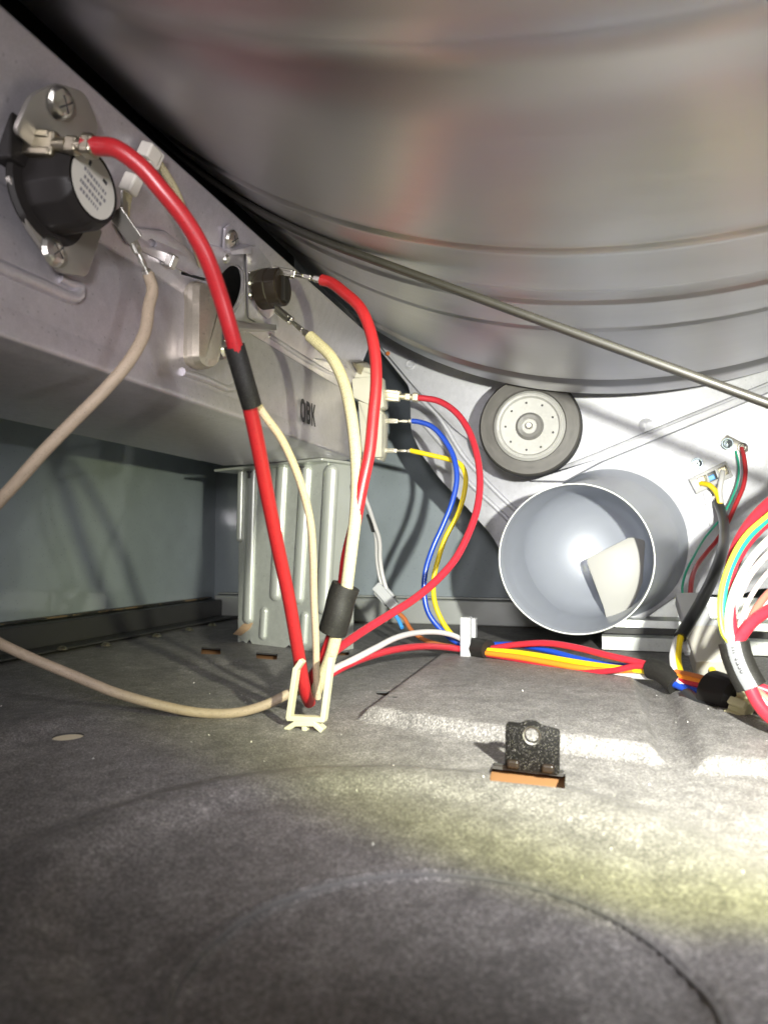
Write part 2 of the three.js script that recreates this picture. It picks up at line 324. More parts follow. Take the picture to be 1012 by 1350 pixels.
// walls of the cabinet
const REAR = -0.752, LEFT = -0.44;
struct('wall_rear', boxUV(new THREE.BoxGeometry(0.9, 1.0, 0.004).translate(0.01, 0.5, REAR - 0.002)), M.paintBlue, 'grey blue painted rear panel of the cabinet', 'cabinet panel');
struct('wall_left', boxUV(new THREE.BoxGeometry(0.004, 1.0, 0.80).translate(LEFT - 0.002, 0.5, REAR + 0.4)), M.paintBlue, 'glossy grey blue painted side panel below the heater housing', 'cabinet panel');
struct('wall_right', boxUV(new THREE.BoxGeometry(0.004, 1.0, 0.80).translate(0.462, 0.5, REAR + 0.4)), M.paintBlue, 'grey blue painted side panel beyond the drum', 'cabinet panel');
struct('ceiling', new THREE.BoxGeometry(0.91, 0.004, 0.80).translate(0.01, 1.003, REAR + 0.4), M.paintBlue, 'painted top panel of the cabinet above the drum', 'cabinet panel');

{ // flanged foot rail along the side panel, with rivets and worn edge
  const rail = thing('base_rail', 'black folded foot rail with rivets along the glossy side panel', 'rail', V(LEFT + 0.01, 0, -0.45));
  part('rail_body', boxG(0.02, 0.021, 0.70, 0.0015).translate(LEFT + 0.0105, 0.0105, -0.385), M.panBlack, rail);
  part('lip', boxUV(boxG(0.007, 0.0016, 0.70, 0.0005).translate(LEFT + 0.0035, 0.0228, -0.385)), M.wornLip, rail);
  part('floor_strip', boxG(0.022, 0.0016, 0.66, 0.0005).translate(LEFT + 0.033, 0.0028, -0.40), M.panBlack, rail);
  for (const [x, y] of [[82, 855], [140, 850], [207, 838], [250, 830], [280, 824]]) { const p = Fl(x, y, 0.004); part('rivet', latheG([[0.0001, 0.0030], [0.0022, 0.0026], [0.0036, 0.0012], [0.0040, 0]], V(p.x, 0.0032, p.z), V(0, 1, 0), 16), M.brass, rail); }
  const rr = thing('base_rail', 'dark folded foot rail along the bottom of the rear panel', 'rail', V(0, 0, REAR + 0.01));
  part('rail_body', boxG(0.86, 0.026, 0.018, 0.002).translate(0.0, 0.013, REAR + 0.0095), M.zinc, rr);
  part('lip', boxG(0.86, 0.002, 0.010, 0.0006).translate(0.0, 0.0275, REAR + 0.0055), M.zinc, rr);
}
{ // stepped channel under the bulkhead
  const ch = thing('cross_channel', 'pale stepped steel channel on the floor below the white bulkhead', 'channel', V(0.1, 0, -0.60));
  const s = new THREE.Shape([[0, 0], [0.0, 0.010], [0.004, 0.012], [0.012, 0.013], [0.013, 0.022], [0.028, 0.024], [0.030, 0.040], [0.034, 0.040], [0.034, 0]].map(([a, b]) => new THREE.Vector2(a, b)));
  const g = new THREE.ExtrudeGeometry(s, { depth: 0.56, bevelEnabled: false }); g.rotateY(Math.PI / 2); g.translate(-0.005, 0.001, -0.590);
  part('channel_body', boxUV(g), M.zinc, ch);
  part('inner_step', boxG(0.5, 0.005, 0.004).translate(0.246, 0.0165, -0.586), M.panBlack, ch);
}

/* ---------------------------------------------------------------- bulkhead, roller, exhaust pipe */
{
  const B = new Plane(V(0, 0, -0.615), V(1, 0, 0), V(0, 1, 0));
  const bulk = thing('bulkhead', 'white galvanized rear bulkhead plate behind the drum rim', 'bulkhead', P(760, 640, 0.615));
  const low = B.shape([[380, 300], [440, 385], [504, 466], [540, 511], [542, 570], [556, 600], [580, 632], [614, 668], [648, 706], [700, 800], [840, 822], [890, 786], [905, 782], [970, 786], [1000, 776], [1350, 770], [1350, 120], [500, 120]], 0.006);
  { const c = P(757, 736.5, 0.5), k = new THREE.Path(); k.absellipse(c.x + 0.018, c.y + 0.009, 0.054, 0.054, 0, 2 * Math.PI); low.holes.push(k); }
  part('plate', boxUV(B.plate(low, 0.004, -0.002, 0.0012, 32)), M.bulk, bulk);
  const up = B.shape([[372, 280], [440, 372], [507, 464], [543, 507], [567, 534], [602, 570], [645, 600], [692, 621], [742, 632], [794, 607], [901, 562], [1012, 515], [1350, 370], [1350, 110], [500, 110]], 0.008);
  part('roller_panel', boxUV(B.plate(up, 0.006, 0.002, 0.0028)), M.bulk, bulk);
  // folded strip along the panel's lower edge
  const strip = B.shape([[700, 636], [745, 637], [794, 611], [901, 567], [1080, 492], [1080, 478], [895, 553], [790, 597], [742, 616], [705, 622]], 0.002);
  part('folded_edge', boxUV(B.plate(strip, 0.0085, 0.0050, 0.0028)), M.bulk, bulk);
  for (const pts of [[[548, 520], [578, 550], [610, 600], [639, 633], [668, 662], [700, 690]], [[556, 556], [590, 596], [616, 634], [652, 668], [690, 706]]]) {
    const g = tubeG(pts.map(([x, y]) => B.pt(x, y, 0.0022)), 0.0022, 60, 10); part('pressed_rib', g, M.bulk, bulk);
  }
  // dimple and rivet marks by the panel's corner
  const dp = B.pt(541, 481, 0.008); part('dimple', latheG([[0.0001, 0.0006], [0.0026, 0.0007], [0.0036, 0.0018], [0.0046, 0.0012], [0.0052, 0]], dp, V(0, 0, 1), 24), M.bulk, bulk);
  const d2 = B.pt(511, 466, 0.008); part('rivet', latheG([[0.0001, 0.001], [0.0014, 0.0008], [0.002, 0]], d2, V(0, 0, 1), 16), M.rust, bulk);
  const nub = B.pt(851, 561, 0.008); part('weld_nub', latheG([[0.0001, 0.0016], [0.003, 0.0013], [0.005, 0.0005], [0.006, 0]], nub, V(0, 0, 1), 16), M.bulk, bulk);

  // phillips screws
  for (const [px, py, lab] of [[918, 611, 'zinc cross head screw beside the white sensor block'], [958, 585, 'zinc cross head screw on the small sensor bracket']]) {
    const o = B.pt(px, py, px > 940 ? 0.0052 : 0.002), t = thing('screw', lab, 'screw', o, 'bulkhead screws');
    part('washer', latheG([[0.0001, 0.001], [0.0042, 0.001], [0.0046, 0.0004], [0.0046, 0]], o, V(0, 0, 1), 28), M.screw, t);
    part('head', latheG([[0.0001, 0.0030], [0.0016, 0.0029], [0.0030, 0.0022], [0.0036, 0.001]], o, V(0, 0, 1), 28), M.screw, t);
    for (const a of [0.5, 0.5 + Math.PI / 2]) part('slot', boxG(0.0040, 0.0007, 0.0006, 0.0002).rotateZ(a).translate(o.x, o.y, o.z + 0.0029), M.panBlack, t);
  }
  // roller
  const ro = P(697, 561, 0.548), roll = thing('drum_roller', 'grey rubber drum support roller with white hub on the bulkhead', 'roller', ro);
  part('tyre', latheG([[0.0268, -0.020], [0.0350, -0.0205], [0.0378, -0.018], [0.0378, -0.002], [0.0366, 0.0], [0.0275, 0.0008], [0.0268, -0.001]], ro, V(0, 0, 1), 96), M.rubber, roll);
  part('tyre_band', latheG([[0.03775, -0.016], [0.0386, -0.0155], [0.0388, -0.009], [0.0386, -0.004], [0.03775, -0.003]], ro, V(0, 0, 1), 96), M.rubberEdge, roll);
  part('hub', latheG([[0.0001, -0.0035], [0.0055, -0.0035], [0.0065, -0.0012], [0.0085, -0.0012], [0.010, -0.0040], [0.0215, -0.0030], [0.0228, -0.0006], [0.0248, 0.0], [0.0268, -0.002], [0.0268, -0.02]], ro, V(0, 0, 1), 96), M.hub, roll);
  part('hub_step', latheG([[0.0238, -0.0004], [0.0242, 0.0004], [0.0247, 0.0004], [0.0250, -0.0006]], ro, V(0, 0, 1), 96), M.hub, roll);
  part('axle', cylG(ro.clone().add(V(0, 0, -0.064)), ro.clone().add(V(0, 0, -0.018)), 0.009), M.steel, roll);
  part('shaft', latheG([[0.0001, 0.0022], [0.0018, 0.0020], [0.0025, 0.0008], [0.0026, -0.003]], ro, V(0, 0, 1), 24), M.steel, roll);
  part('hub_centre', latheG([[0.0060, -0.0009], [0.0066, -0.0006], [0.0086, -0.0006], [0.0094, -0.0016], [0.0106, -0.0036]], ro, V(0, 0, 1), 64), M.greaseGrey, roll);
  for (let k = 0; k < 9; k++) { const a = k / 9 * 2 * Math.PI + 0.35 + 0.12 * (hash(k, 4) - 0.5), o = ro.clone().add(V(0.0182 * Math.cos(a), 0.0182 * Math.sin(a), -0.0033)); part('hub_hole', latheG([[0.0001, 0.0004], [0.0006, 0.0003], [0.0009, 0.0]], o, V(0, 0, 1), 12), M.rubberEdge, roll); }

  // exhaust pipe: round sections from the open mouth back and over to the bulkhead
  const pc = P(757, 736.5, 0.5), pipe = thing('exhaust_pipe', 'grey round exhaust pipe with open mouth before the bulkhead', 'pipe', pc);
  const secs = [[0, 0, 0, 0.0507], [0.004, 0.0006, -0.002, 0.0507], [0.03, 0.006, -0.013, 0.0512], [0.070, 0.0135, 0.0, 0.0525], [0.100, 0.0185, 0, 0.0552], [0.113, 0.021, 0, 0.0610]];
  function loft(list, sgn, n = 96) {
    const p = [], id = [];
    list.forEach(([dz, dx, , r], k) => { for (let i = 0; i <= n; i++) { const a = i / n * 2 * Math.PI; p.push(pc.x + dx + r * Math.cos(a), pc.y + dx * 0.5 + r * Math.sin(a), pc.z - dz); } if (k) for (let i = 0; i < n; i++) { const a = (k - 1) * (n + 1) + i, b = a + n + 1; id.push(a, b, a + 1, b, b + 1, a + 1); } });
    const g = new THREE.BufferGeometry(); g.setAttribute('position', new THREE.Float32BufferAttribute(p, 3)); g.setAttribute('uv', new THREE.Float32BufferAttribute(new Float32Array(p.length / 3 * 2), 2)); g.setIndex(id); g.computeVertexNormals(); return g;
  }
  const fine = []; for (let k = 0; k <= 24; k++) { const t = k / 24 * 0.113; let i = 0; while (i < secs.length - 2 && secs[i + 1][0] < t) i++; const a = secs[i], b = secs[i + 1], f = (t - a[0]) / (b[0] - a[0]); fine.push([t, a[1] + (b[1] - a[1]) * f, 0, a[3] + (b[3] - a[3]) * f]); }
  part('outer_wall', loft(fine), M.pipe, pipe);
  part('inner_wall', loft([[0, 0, 0, 0.0499], [0.006, 0.0008, 0, 0.0498], [0.0085, 0.0012, 0, 0.0489], [0.011, 0.0016, 0, 0.0498], [0.06, 0.008, 0, 0.0490], [0.075, 0.010, 0, 0.0455], [0.086, 0.011, 0, 0.038], [0.093, 0.0115, 0, 0.026], [0.096, 0.0115, 0, 0.012], [0.0965, 0.0115, 0, 0.0002]]), M.pipe, pipe);
  part('rim', tubeRing(pc, 0.0503, 0.0007), M.zinc, pipe);
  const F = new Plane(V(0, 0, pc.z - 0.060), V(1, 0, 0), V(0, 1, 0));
  part('lightspot', F.plate(F.shape([[772, 737], [830, 708], [850, 712], [846, 770], [832, 800], [800, 820], [795, 800], [777, 752]], 0.003), 0.0012, 0, 0.0003), std(C(0.34, 0.335, 0.31), 0.5), pipe, 'cream flap cut as a plate to mimic light falling inside the pipe');  // flat cream plate standing in for a patch of light on the inner wall
}
function tubeRing(o, R, r) { const g = new THREE.TorusGeometry(R, r, 10, 120); g.translate(o.x, o.y, o.z); return g; }

/* ---------------------------------------------------------------- drum and belt */
const DC = { x: 0.0225, y: 0.5215, R: 0.33 };
{
  const prof = [[0.25, -0.16], [0.318, -0.155], [0.330, -0.145], [0.330, 0.02], [0.3300, 0.148], [0.3293, 0.157], [0.3270, 0.162], [0.3262, 0.168], [0.3268, 0.174], [0.3290, 0.179], [0.3300, 0.190], [0.3300, 0.2700], [0.3291, 0.2785], [0.3306, 0.2802], [0.3304, 0.2830], [0.3299, 0.286],
    [0.3300, 0.3235], [0.3290, 0.3262], [0.3288, 0.330], [0.3290, 0.3405], [0.3305, 0.3422], [0.3301, 0.346], [0.3300, 0.380], [0.3292, 0.382], [0.3292, 0.3845], [0.3303, 0.3865], [0.3304, 0.498], [0.3288, 0.5005], [0.3286, 0.5035], [0.3318, 0.507], [0.3326, 0.512], [0.3326, 0.533], [0.3318, 0.5365], [0.3290, 0.5375], [0.3230, 0.5365]];
  const o = V(DC.x, DC.y, 0), drum = thing('dryer_drum', 'big brushed steel drum with pressed grooves hanging over the floor', 'drum', V(DC.x, DC.y, -0.2));
  const fineP = []; for (let i = 0; i < prof.length - 1; i++) { const [r0, h0] = prof[i], [r1, h1] = prof[i + 1]; const n = Math.max(1, Math.ceil((h1 - h0) / 0.02)); for (let k = 0; k < n; k++) fineP.push([r0 + (r1 - r0) * k / n, h0 + (h1 - h0) * k / n]); }
  fineP.push(prof.at(-1));
  const split = fineP.findIndex(([, h]) => h >= 0.5005);
  const mk = (pr) => { const g = new THREE.LatheGeometry(pr.map(([r, h]) => new THREE.Vector2(r, h)), 220); g.rotateX(-Math.PI / 2); g.translate(o.x, o.y, o.z); return g; };
  part('shell', mk(fineP.slice(0, split + 1)), M.drum, drum);
  part('rear_rim', mk(fineP.slice(split)), M.drum, drum);
  part('rear_disc', new THREE.CircleGeometry(0.325, 96).translate(o.x, o.y, -0.530), M.zinc, drum);
  part('front_disc', new THREE.CircleGeometry(0.26, 96).translate(o.x, o.y, 0.155), M.zinc, drum);

  // belt in one plane across the axis: a straight run that meets the drum and wraps it
  const D0 = 0.311, a = P(1012, 525, D0), b = P(700, 412, D0), dir = b.clone().sub(a).normalize(), R = DC.R + 0.0019;
  const c = V(DC.x, DC.y, -D0), nrm = V(-dir.y, dir.x, 0); if (nrm.dot(a.clone().sub(c)) < 0) nrm.negate();
  const tp = c.clone().addScaledVector(nrm, R), start = tp.clone().addScaledVector(dir, -0.42), shift = tp.clone().sub(b); shift.addScaledVector(dir, -shift.dot(dir));
  const pts = []; for (let k = 0; k < 30; k++) pts.push(start.clone().lerp(tp, k / 30));
  const a0 = Math.atan2(nrm.y, nrm.x); for (let k = 0; k <= 60; k++) { const t = a0 - k / 60 * 3.6; pts.push(V(c.x + R * Math.cos(t), c.y + R * Math.sin(t), c.z)); }
  const sec = roundPoly([[-0.0017, -0.0028], [0.0017, -0.0028], [0.0017, 0.0028], [-0.0017, 0.0028]].map(([x, y]) => new THREE.Vector2(x, y)), 0.0015).getPoints(3);
  const pp = [], id = [], m = sec.length;
  pts.forEach((q, k) => { const t = pts[Math.min(k + 1, pts.length - 1)].clone().sub(pts[Math.max(k - 1, 0)]).normalize(), n = V(t.y, -t.x, 0); sec.forEach((s) => pp.push(q.x + n.x * s.x, q.y + n.y * s.x, q.z + s.y)); if (k) for (let i = 0; i < m; i++) { const i0 = (k - 1) * m + i, i1 = (k - 1) * m + (i + 1) % m; id.push(i0, i0 + m, i1, i1, i0 + m, i1 + m); } });
  const g = new THREE.BufferGeometry(); g.setAttribute('position', new THREE.Float32BufferAttribute(pp, 3)); g.setAttribute('uv', new THREE.Float32BufferAttribute(new Float32Array(pp.length / 3 * 2).map((_, i) => i % 2 ? pp[Math.floor(i / 2) * 3 + 2] : pp[Math.floor(i / 2) * 3]), 2)); g.setIndex(id); g.computeVertexNormals();
  const belt = thing('drive_belt', 'thin dark drive belt running slantwise under the steel drum', 'belt', tp); part('band', g, M.belt, belt);
}

/* ---------------------------------------------------------------- heater housing */
const XB = -0.19, YF = 0.2005, XT = -0.172, YT = 0.242, DE = 0.525;
const LO = new Plane(V(XB, 0, 0), V(0, 0, -1), V(0, 1, 0));
const UP = new Plane(V(XB, YF, 0), V(0, 0, -1), V(XT - XB, YT - YF, 0));
const screwHead = (t, plane, px, py, lift, r = 0.0042) => {
  const o = plane.pt(px, py, lift), n = plane.n;
  const s = part('screw', latheG([[0.0001, 0.55 * r], [0.5 * r, 0.5 * r], [0.85 * r, 0.28 * r], [r, 0]], o, n, 24), M.steel, t);
  const c = o.clone().addScaledVector(n, 0.5 * r);
  part('slot', [frame(boxG(1.1 * r, 0.0006, 0.0006, 0.0002), c, plane.u.clone().add(plane.v), n), frame(boxG(1.1 * r, 0.0006, 0.0006, 0.0002), c, plane.u.clone().sub(plane.v), n)], M.panBlack, s);
};
const housing = thing('heater_housing', 'long galvanized heater housing with stamped black letters below the drum', 'housing', V(-0.25, 0.148, -0.3));
{
  // upper slanted sheet with its round opening and slit
  const L = UP.uv(300, 385), vt = Math.hypot(XT - XB, YT - YF), s = new THREE.Shape([[0.03, 0], [DE, 0], [DE, vt], [0.03, vt]].map(([a, b]) => new THREE.Vector2(a, b)));
  const hole = new THREE.Path(); hole.absellipse(L.x, L.y, 0.012, 0.0135, 0, 2 * Math.PI); s.holes.push(hole);
  const slit = [[239, 358], [272, 367], [272, 371], [239, 362]].map(([x, y]) => UP.uv(x, y)); s.holes.push(new THREE.Path(slit));
  part('upper_face', boxUV(UP.plate(s, 0.001, -0.001, 0, 24)), M.box, housing);
  // lower upright sheet that rolls under into the bottom
  const sh = new THREE.Shape(); sh.moveTo(XB, YF - 0.0002); sh.lineTo(XB + 0.0008, YF - 0.004); sh.lineTo(XB + 0.0002, 0.166);
  sh.lineTo(XB + 0.0002, 0.160); sh.quadraticCurveTo(XB + 0.0022, 0.156, XB + 0.0018, 0.152); sh.quadraticCurveTo(XB + 0.0006, 0.1478, XB - 0.006, 0.1475); sh.lineTo(-0.300, 0.1475); sh.lineTo(-0.300, 0.1490); sh.lineTo(XB - 0.006, 0.1490); sh.quadraticCurveTo(XB - 0.001, 0.150, XB - 0.001, 0.158); sh.lineTo(XB - 0.001, YF - 0.0002); sh.closePath();
  const g = new THREE.ExtrudeGeometry(sh, { depth: DE - 0.03, bevelEnabled: false, curveSegments: 10 }); g.translate(0, 0, -DE);
  part('lower_face', boxUV(toCreasedNormals(g, 0.7)), M.box, housing);
  part('top_panel', boxG(0.15, 0.0015, DE - 0.03, 0.0005).translate(XT - 0.0752, YT + 0.0008, -(DE + 0.03) / 2), M.box, housing);
  part('back_panel', boxG(0.0015, 0.09, DE - 0.03, 0.0005).translate(-0.3215, 0.197, -(DE + 0.03) / 2), M.zinc, housing);
  part('end_panel', boxG(0.122, 0.088, 0.0012, 0.0004).translate(-0.254, 0.1955, -DE + 0.004), M.zinc, housing);
  // pressed louvre below the slit
  part('louvre', LO.plate(LO.shape([[240, 370], [276, 382], [273, 470], [266, 487], [250, 489], [239, 478]], 0.005), 0.0110, -0.001, 0.0042), M.warmZinc, housing);
  // pressed bead with hooked end
  part('bead', tubeG([[-60, 322], [0, 352], [55, 376], [95, 392], [104, 386]].map(([x, y]) => LO.pt(x, y, 0.0002)), 0.0026, 50, 12), M.box, housing);
  part('bead', tubeG([[78, 366], [92, 374], [106, 379], [104, 388], [99, 395]].map(([x, y]) => LO.pt(x, y, 0.0002)), 0.0020, 40, 12), M.box, housing);
  part('bead', tubeG([[240, 490], [270, 500], [304, 512], [312, 500]].map(([x, y]) => LO.pt(x, y, 0.0002)), 0.0020, 40, 12), M.box, housing);
  part('fold_bead', tubeG([[352, 441], [390, 466], [420, 484], [441, 495]].map(([x, y]) => LO.pt(x, y, 0.0002)), 0.0024, 40, 12), M.box, housing);
  // raised ledge with the little hexagonal lug
  const ledge = UP.shape([[150, 296], [214, 303], [258, 338], [262, 350], [250, 362], [166, 322]], 0.001), hl = UP.uv(197, 319), hp = new THREE.Path(); hp.absellipse(hl.x, hl.y, 0.0030, 0.0014, 0, 2 * Math.PI); ledge.holes.push(hp);
  part('ledge', UP.plate(ledge, 0.0015, 0.0005, 0.0004), M.box, housing);
  const lg = UP.pt(224, 344, 0.003); part('lug', frame(boxG(0.004, 0.0065, 0.006, 0.001), lg, UP.u, UP.v), M.steel, housing);
  // plate beside the round opening, tabs with screws
  part('cover_plate', UP.plate((() => { const q = UP.shape([[276, 322], [318, 332], [320, 432], [276, 424]], 0.001); const c = new THREE.Path(); c.absellipse(L.x, L.y, 0.0128, 0.0143, 0, 2 * Math.PI); q.holes.push(c); return q; })(), 0.0012, 0.0002, 0.0003, 24), M.box, housing);
  const tab = part('screw_tab', [UP.plate(UP.shape([[293, 300], [300, 294], [308, 302], [312, 325], [291, 329]], 0.001), 0.0014, 0.0006, 0.0003), UP.plate(UP.shape([[291, 327], [320, 320], [320, 331], [293, 332]], 0.0006), 0.005, 0.0006, 0.0004)], M.box, housing);
  screwHead(tab, UP, 305, 315, 0.0022, 0.0045);
  const tab2 = part('screw_tab', [LO.plate(LO.shape([[285, 428], [300, 426], [304, 470], [296, 476], [287, 466]], 0.001), 0.0016, 0.0045, 0.0004), LO.plate(LO.shape([[287, 424], [344, 430], [345, 438], [290, 435]], 0.0006), 0.011, -0.001, 0.0006)], M.steel, housing);
  screwHead(tab2, LO, 297, 461, 0.0062, 0.0048);
  part('rivet', latheG([[0.0001, 0.0016], [0.0016, 0.0012], [0.0024, 0]], UP.pt(298, 342, 0.0014), UP.n, 14), M.steel, housing);
  // loose end clip and pressed triangle near the far end
  part('end_clip', UP.plate(UP.shape([[462, 477], [478, 475], [490, 488], [486, 502], [470, 492]], 0.0008), 0.003, 0.001, 0.0005), M.brass, housing);
  part('pressed_mark', tubeG([[443, 468], [459, 486], [440, 478], [414, 473]].map(([x, y]) => UP.pt(x, y, 0.0001)), 0.0007, 30, 8), M.box, housing);
  // stamped letters
  const c = document.createElement('canvas'); c.width = 256; c.height = 256; const q = c.getContext('2d');
  q.fillStyle = '#fff'; q.fillRect(0, 0, 256, 256); q.fillStyle = '#000'; q.font = 'bold 200px sans-serif'; q.textAlign = 'center'; q.textBaseline = 'middle'; q.save(); q.translate(128, 132); q.scale(0.52, 1.18); q.lineWidth = 6; q.strokeText('OBK', 0, 0); q.fillText('OBK', 0, 0); q.restore();
  const id = q.getImageData(0, 0, 256, 256).data;
  const am = tex(256, 256, (u, v, i, j) => { const k = ((255 - j) * 256 + i) * 4; return id[k] < 128 ? 0.95 : 0; }, false);
  const a = LO.uv(391, 519), b = LO.uv(416, 562), w = 0.031, hh = 0.0220, uvA = LO.uv(403, 544);
  const pl = new THREE.PlaneGeometry(w, hh); const pa = pl.attributes.position; for (let i = 0; i < pa.count; i++) pa.setX(i, pa.getX(i) - pa.getY(i) * 0.05);
  pl.translate(uvA.x, uvA.y, 0.0016); pl.applyMatrix4(LO.m);
  part('stamp', pl, std(C(0.02, 0.02, 0.022), 0.6, 0, { alphaMap: am, transparent: true }), housing);
}
{ // black plate added behind the housing to keep the gap dark
  const t = thing('gap_dark_plate', 'black plate added to darken the gap between the heater housing and the drum', 'plate', V(-0.235, YT, -0.28));
  part('plate', boxG(0.0015, 0.14, 0.47, 0.0005).translate(-0.232, YT + 0.072, -0.275), M.panBlack, t);
  part('foot_flange', boxG(0.020, 0.0015, 0.47, 0.0005).translate(-0.243, YT + 0.0026, -0.275), M.panBlack, t);
}
{ // ceramic terminal block on the far end of the housing
  const o = P(490, 555, 0.53), t = thing('terminal_block', 'cream ceramic terminal block on the end of the heater housing', 'terminal block', o);
  const B = new Plane(V(0, 0, -0.532), V(1, 0, 0), V(0, 1, 0));
  part('block', B.plate(B.shape([[477, 531], [503, 540], [510, 548], [509, 598], [505, 609], [482, 598]], 0.0015), 0.014, -0.004, 0.001), M.ceramic, t);
  part('upper_block', B.plate(B.shape([[470, 503], [508, 500], [512, 540], [505, 543], [472, 528]], 0.0015), 0.012, 0.0, 0.001), M.ceramic, t);
  part('cap', B.plate(B.shape([[468, 486], [503, 490], [505, 502], [470, 502]], 0.0012), 0.008, 0.002, 0.001), M.ceramic, t);
  part('rib', B.plate(B.shape([[500, 545], [511, 550], [510, 606], [500, 606]], 0.0012), 0.006, 0.009, 0.0012), M.ceramic, t);
}
{ // folded steel post under the far end of the housing
  const A = V(-0.300, 0, -0.552), Bq = V(-0.204, 0, -0.514), u = Bq.clone().sub(A).normalize(), SP = new Plane(A, u, V(0, 1, 0)), W = Bq.distanceTo(A);
  const t = thing('support_post', 'ribbed galvanized support post standing under the heater housing', 'post', V(-0.25, 0, -0.53));
  const s = new THREE.Shape([[0, 0.004], [0.010, 0.0], [0.014, 0.004], [0.018, 0.0], [W * 0.27, 0.0], [W * 0.30, 0.0], [W * 0.55, 0.0], [W * 0.60, 0.003], [W * 0.64, 0.0], [W, 0.0], [W, 0.146], [0, 0.146]].map(([a, b]) => new THREE.Vector2(a, b)));
  part('web', boxUV(SP.plate(s, 0.0012, -0.0012, 0)), M.postZinc, t);
  for (const [x0, y0, x1, y1, w] of [[334, 618, 328, 815, 0.0052], [373, 618, 364, 784, 0.0052], [404, 620, 394, 788, 0.0052], [437, 622, 427, 800, 0.0060], [349, 806, 347, 838, 0.0036], [402, 812, 400, 846, 0.0036]]) {
    const a = SP.pt(x0, y0), b = SP.pt(x1, y1), v = b.clone().sub(a), g = new THREE.CapsuleGeometry(w, v.length(), 6, 16); g.scale(1, 1, 0.8);
    g.applyMatrix4(new THREE.Matrix4().makeBasis(u, V(0, 1, 0), SP.n)); g.applyQuaternion(new THREE.Quaternion().setFromUnitVectors(V(0, -1, 0), v.clone().normalize())); const c = a.clone().add(b).multiplyScalar(0.5); g.translate(c.x, c.y, c.z); part('rib', g, M.postZinc, t);
  }
  part('edge_fold', [cylG(SP.pt(319, 622), SP.pt(317, 710), 0.0034), new THREE.SphereGeometry(0.0034, 12, 8).translate(...SP.pt(317, 710).toArray())], M.postZinc, t);
  const bk = u.clone(), zz = SP.n.clone().negate();
  part('side_flange', frame(boxG(0.030, 0.146, 0.0012, 0.0004), Bq.clone().addScaledVector(zz, 0.015).add(V(0, 0.073, 0)), zz, V(0, 1, 0)), M.postZinc, t);
  part('side_flange', frame(boxG(0.030, 0.146, 0.0012, 0.0004), A.clone().addScaledVector(zz, 0.015).add(V(0, 0.073, 0)), zz, V(0, 1, 0)), M.postZinc, t);
  const tl = P(278, 603, 0.55), tr = P(448, 626, 0.49);
  part('top_flange', frame(boxG(0.128, 0.0022, 0.040, 0.0008), A.clone().lerp(Bq, 0.45).add(V(0, 0.1462, 0)).addScaledVector(zz, 0.006), u, V(0, 1, 0)), M.postZinc, t);
  for (const [x, y] of [[329, 618], [398, 612]]) { const p = SP.pt(x, y, 0.004); p.y = 0.1440; part('screw', [latheG([[0.0001, 0.002], [0.002, 0.0016], [0.003, 0]], p, V(0, -1, 0), 14), cylG(p, p.clone().add(V(0, -0.006, 0)), 0.0014)], M.panBlack, t); }
  const f = SP.pt(330, 832, 0.002); part('rust_patch', SP.plate(SP.shape([[308, 836], [322, 822], [334, 821], [330, 829], [318, 838]], 0.001), 0.0008, 0.0002, 0.0002), std(C(0.5, 0.34, 0.2), 0.8), t, 'rusty worn foot corner');
}

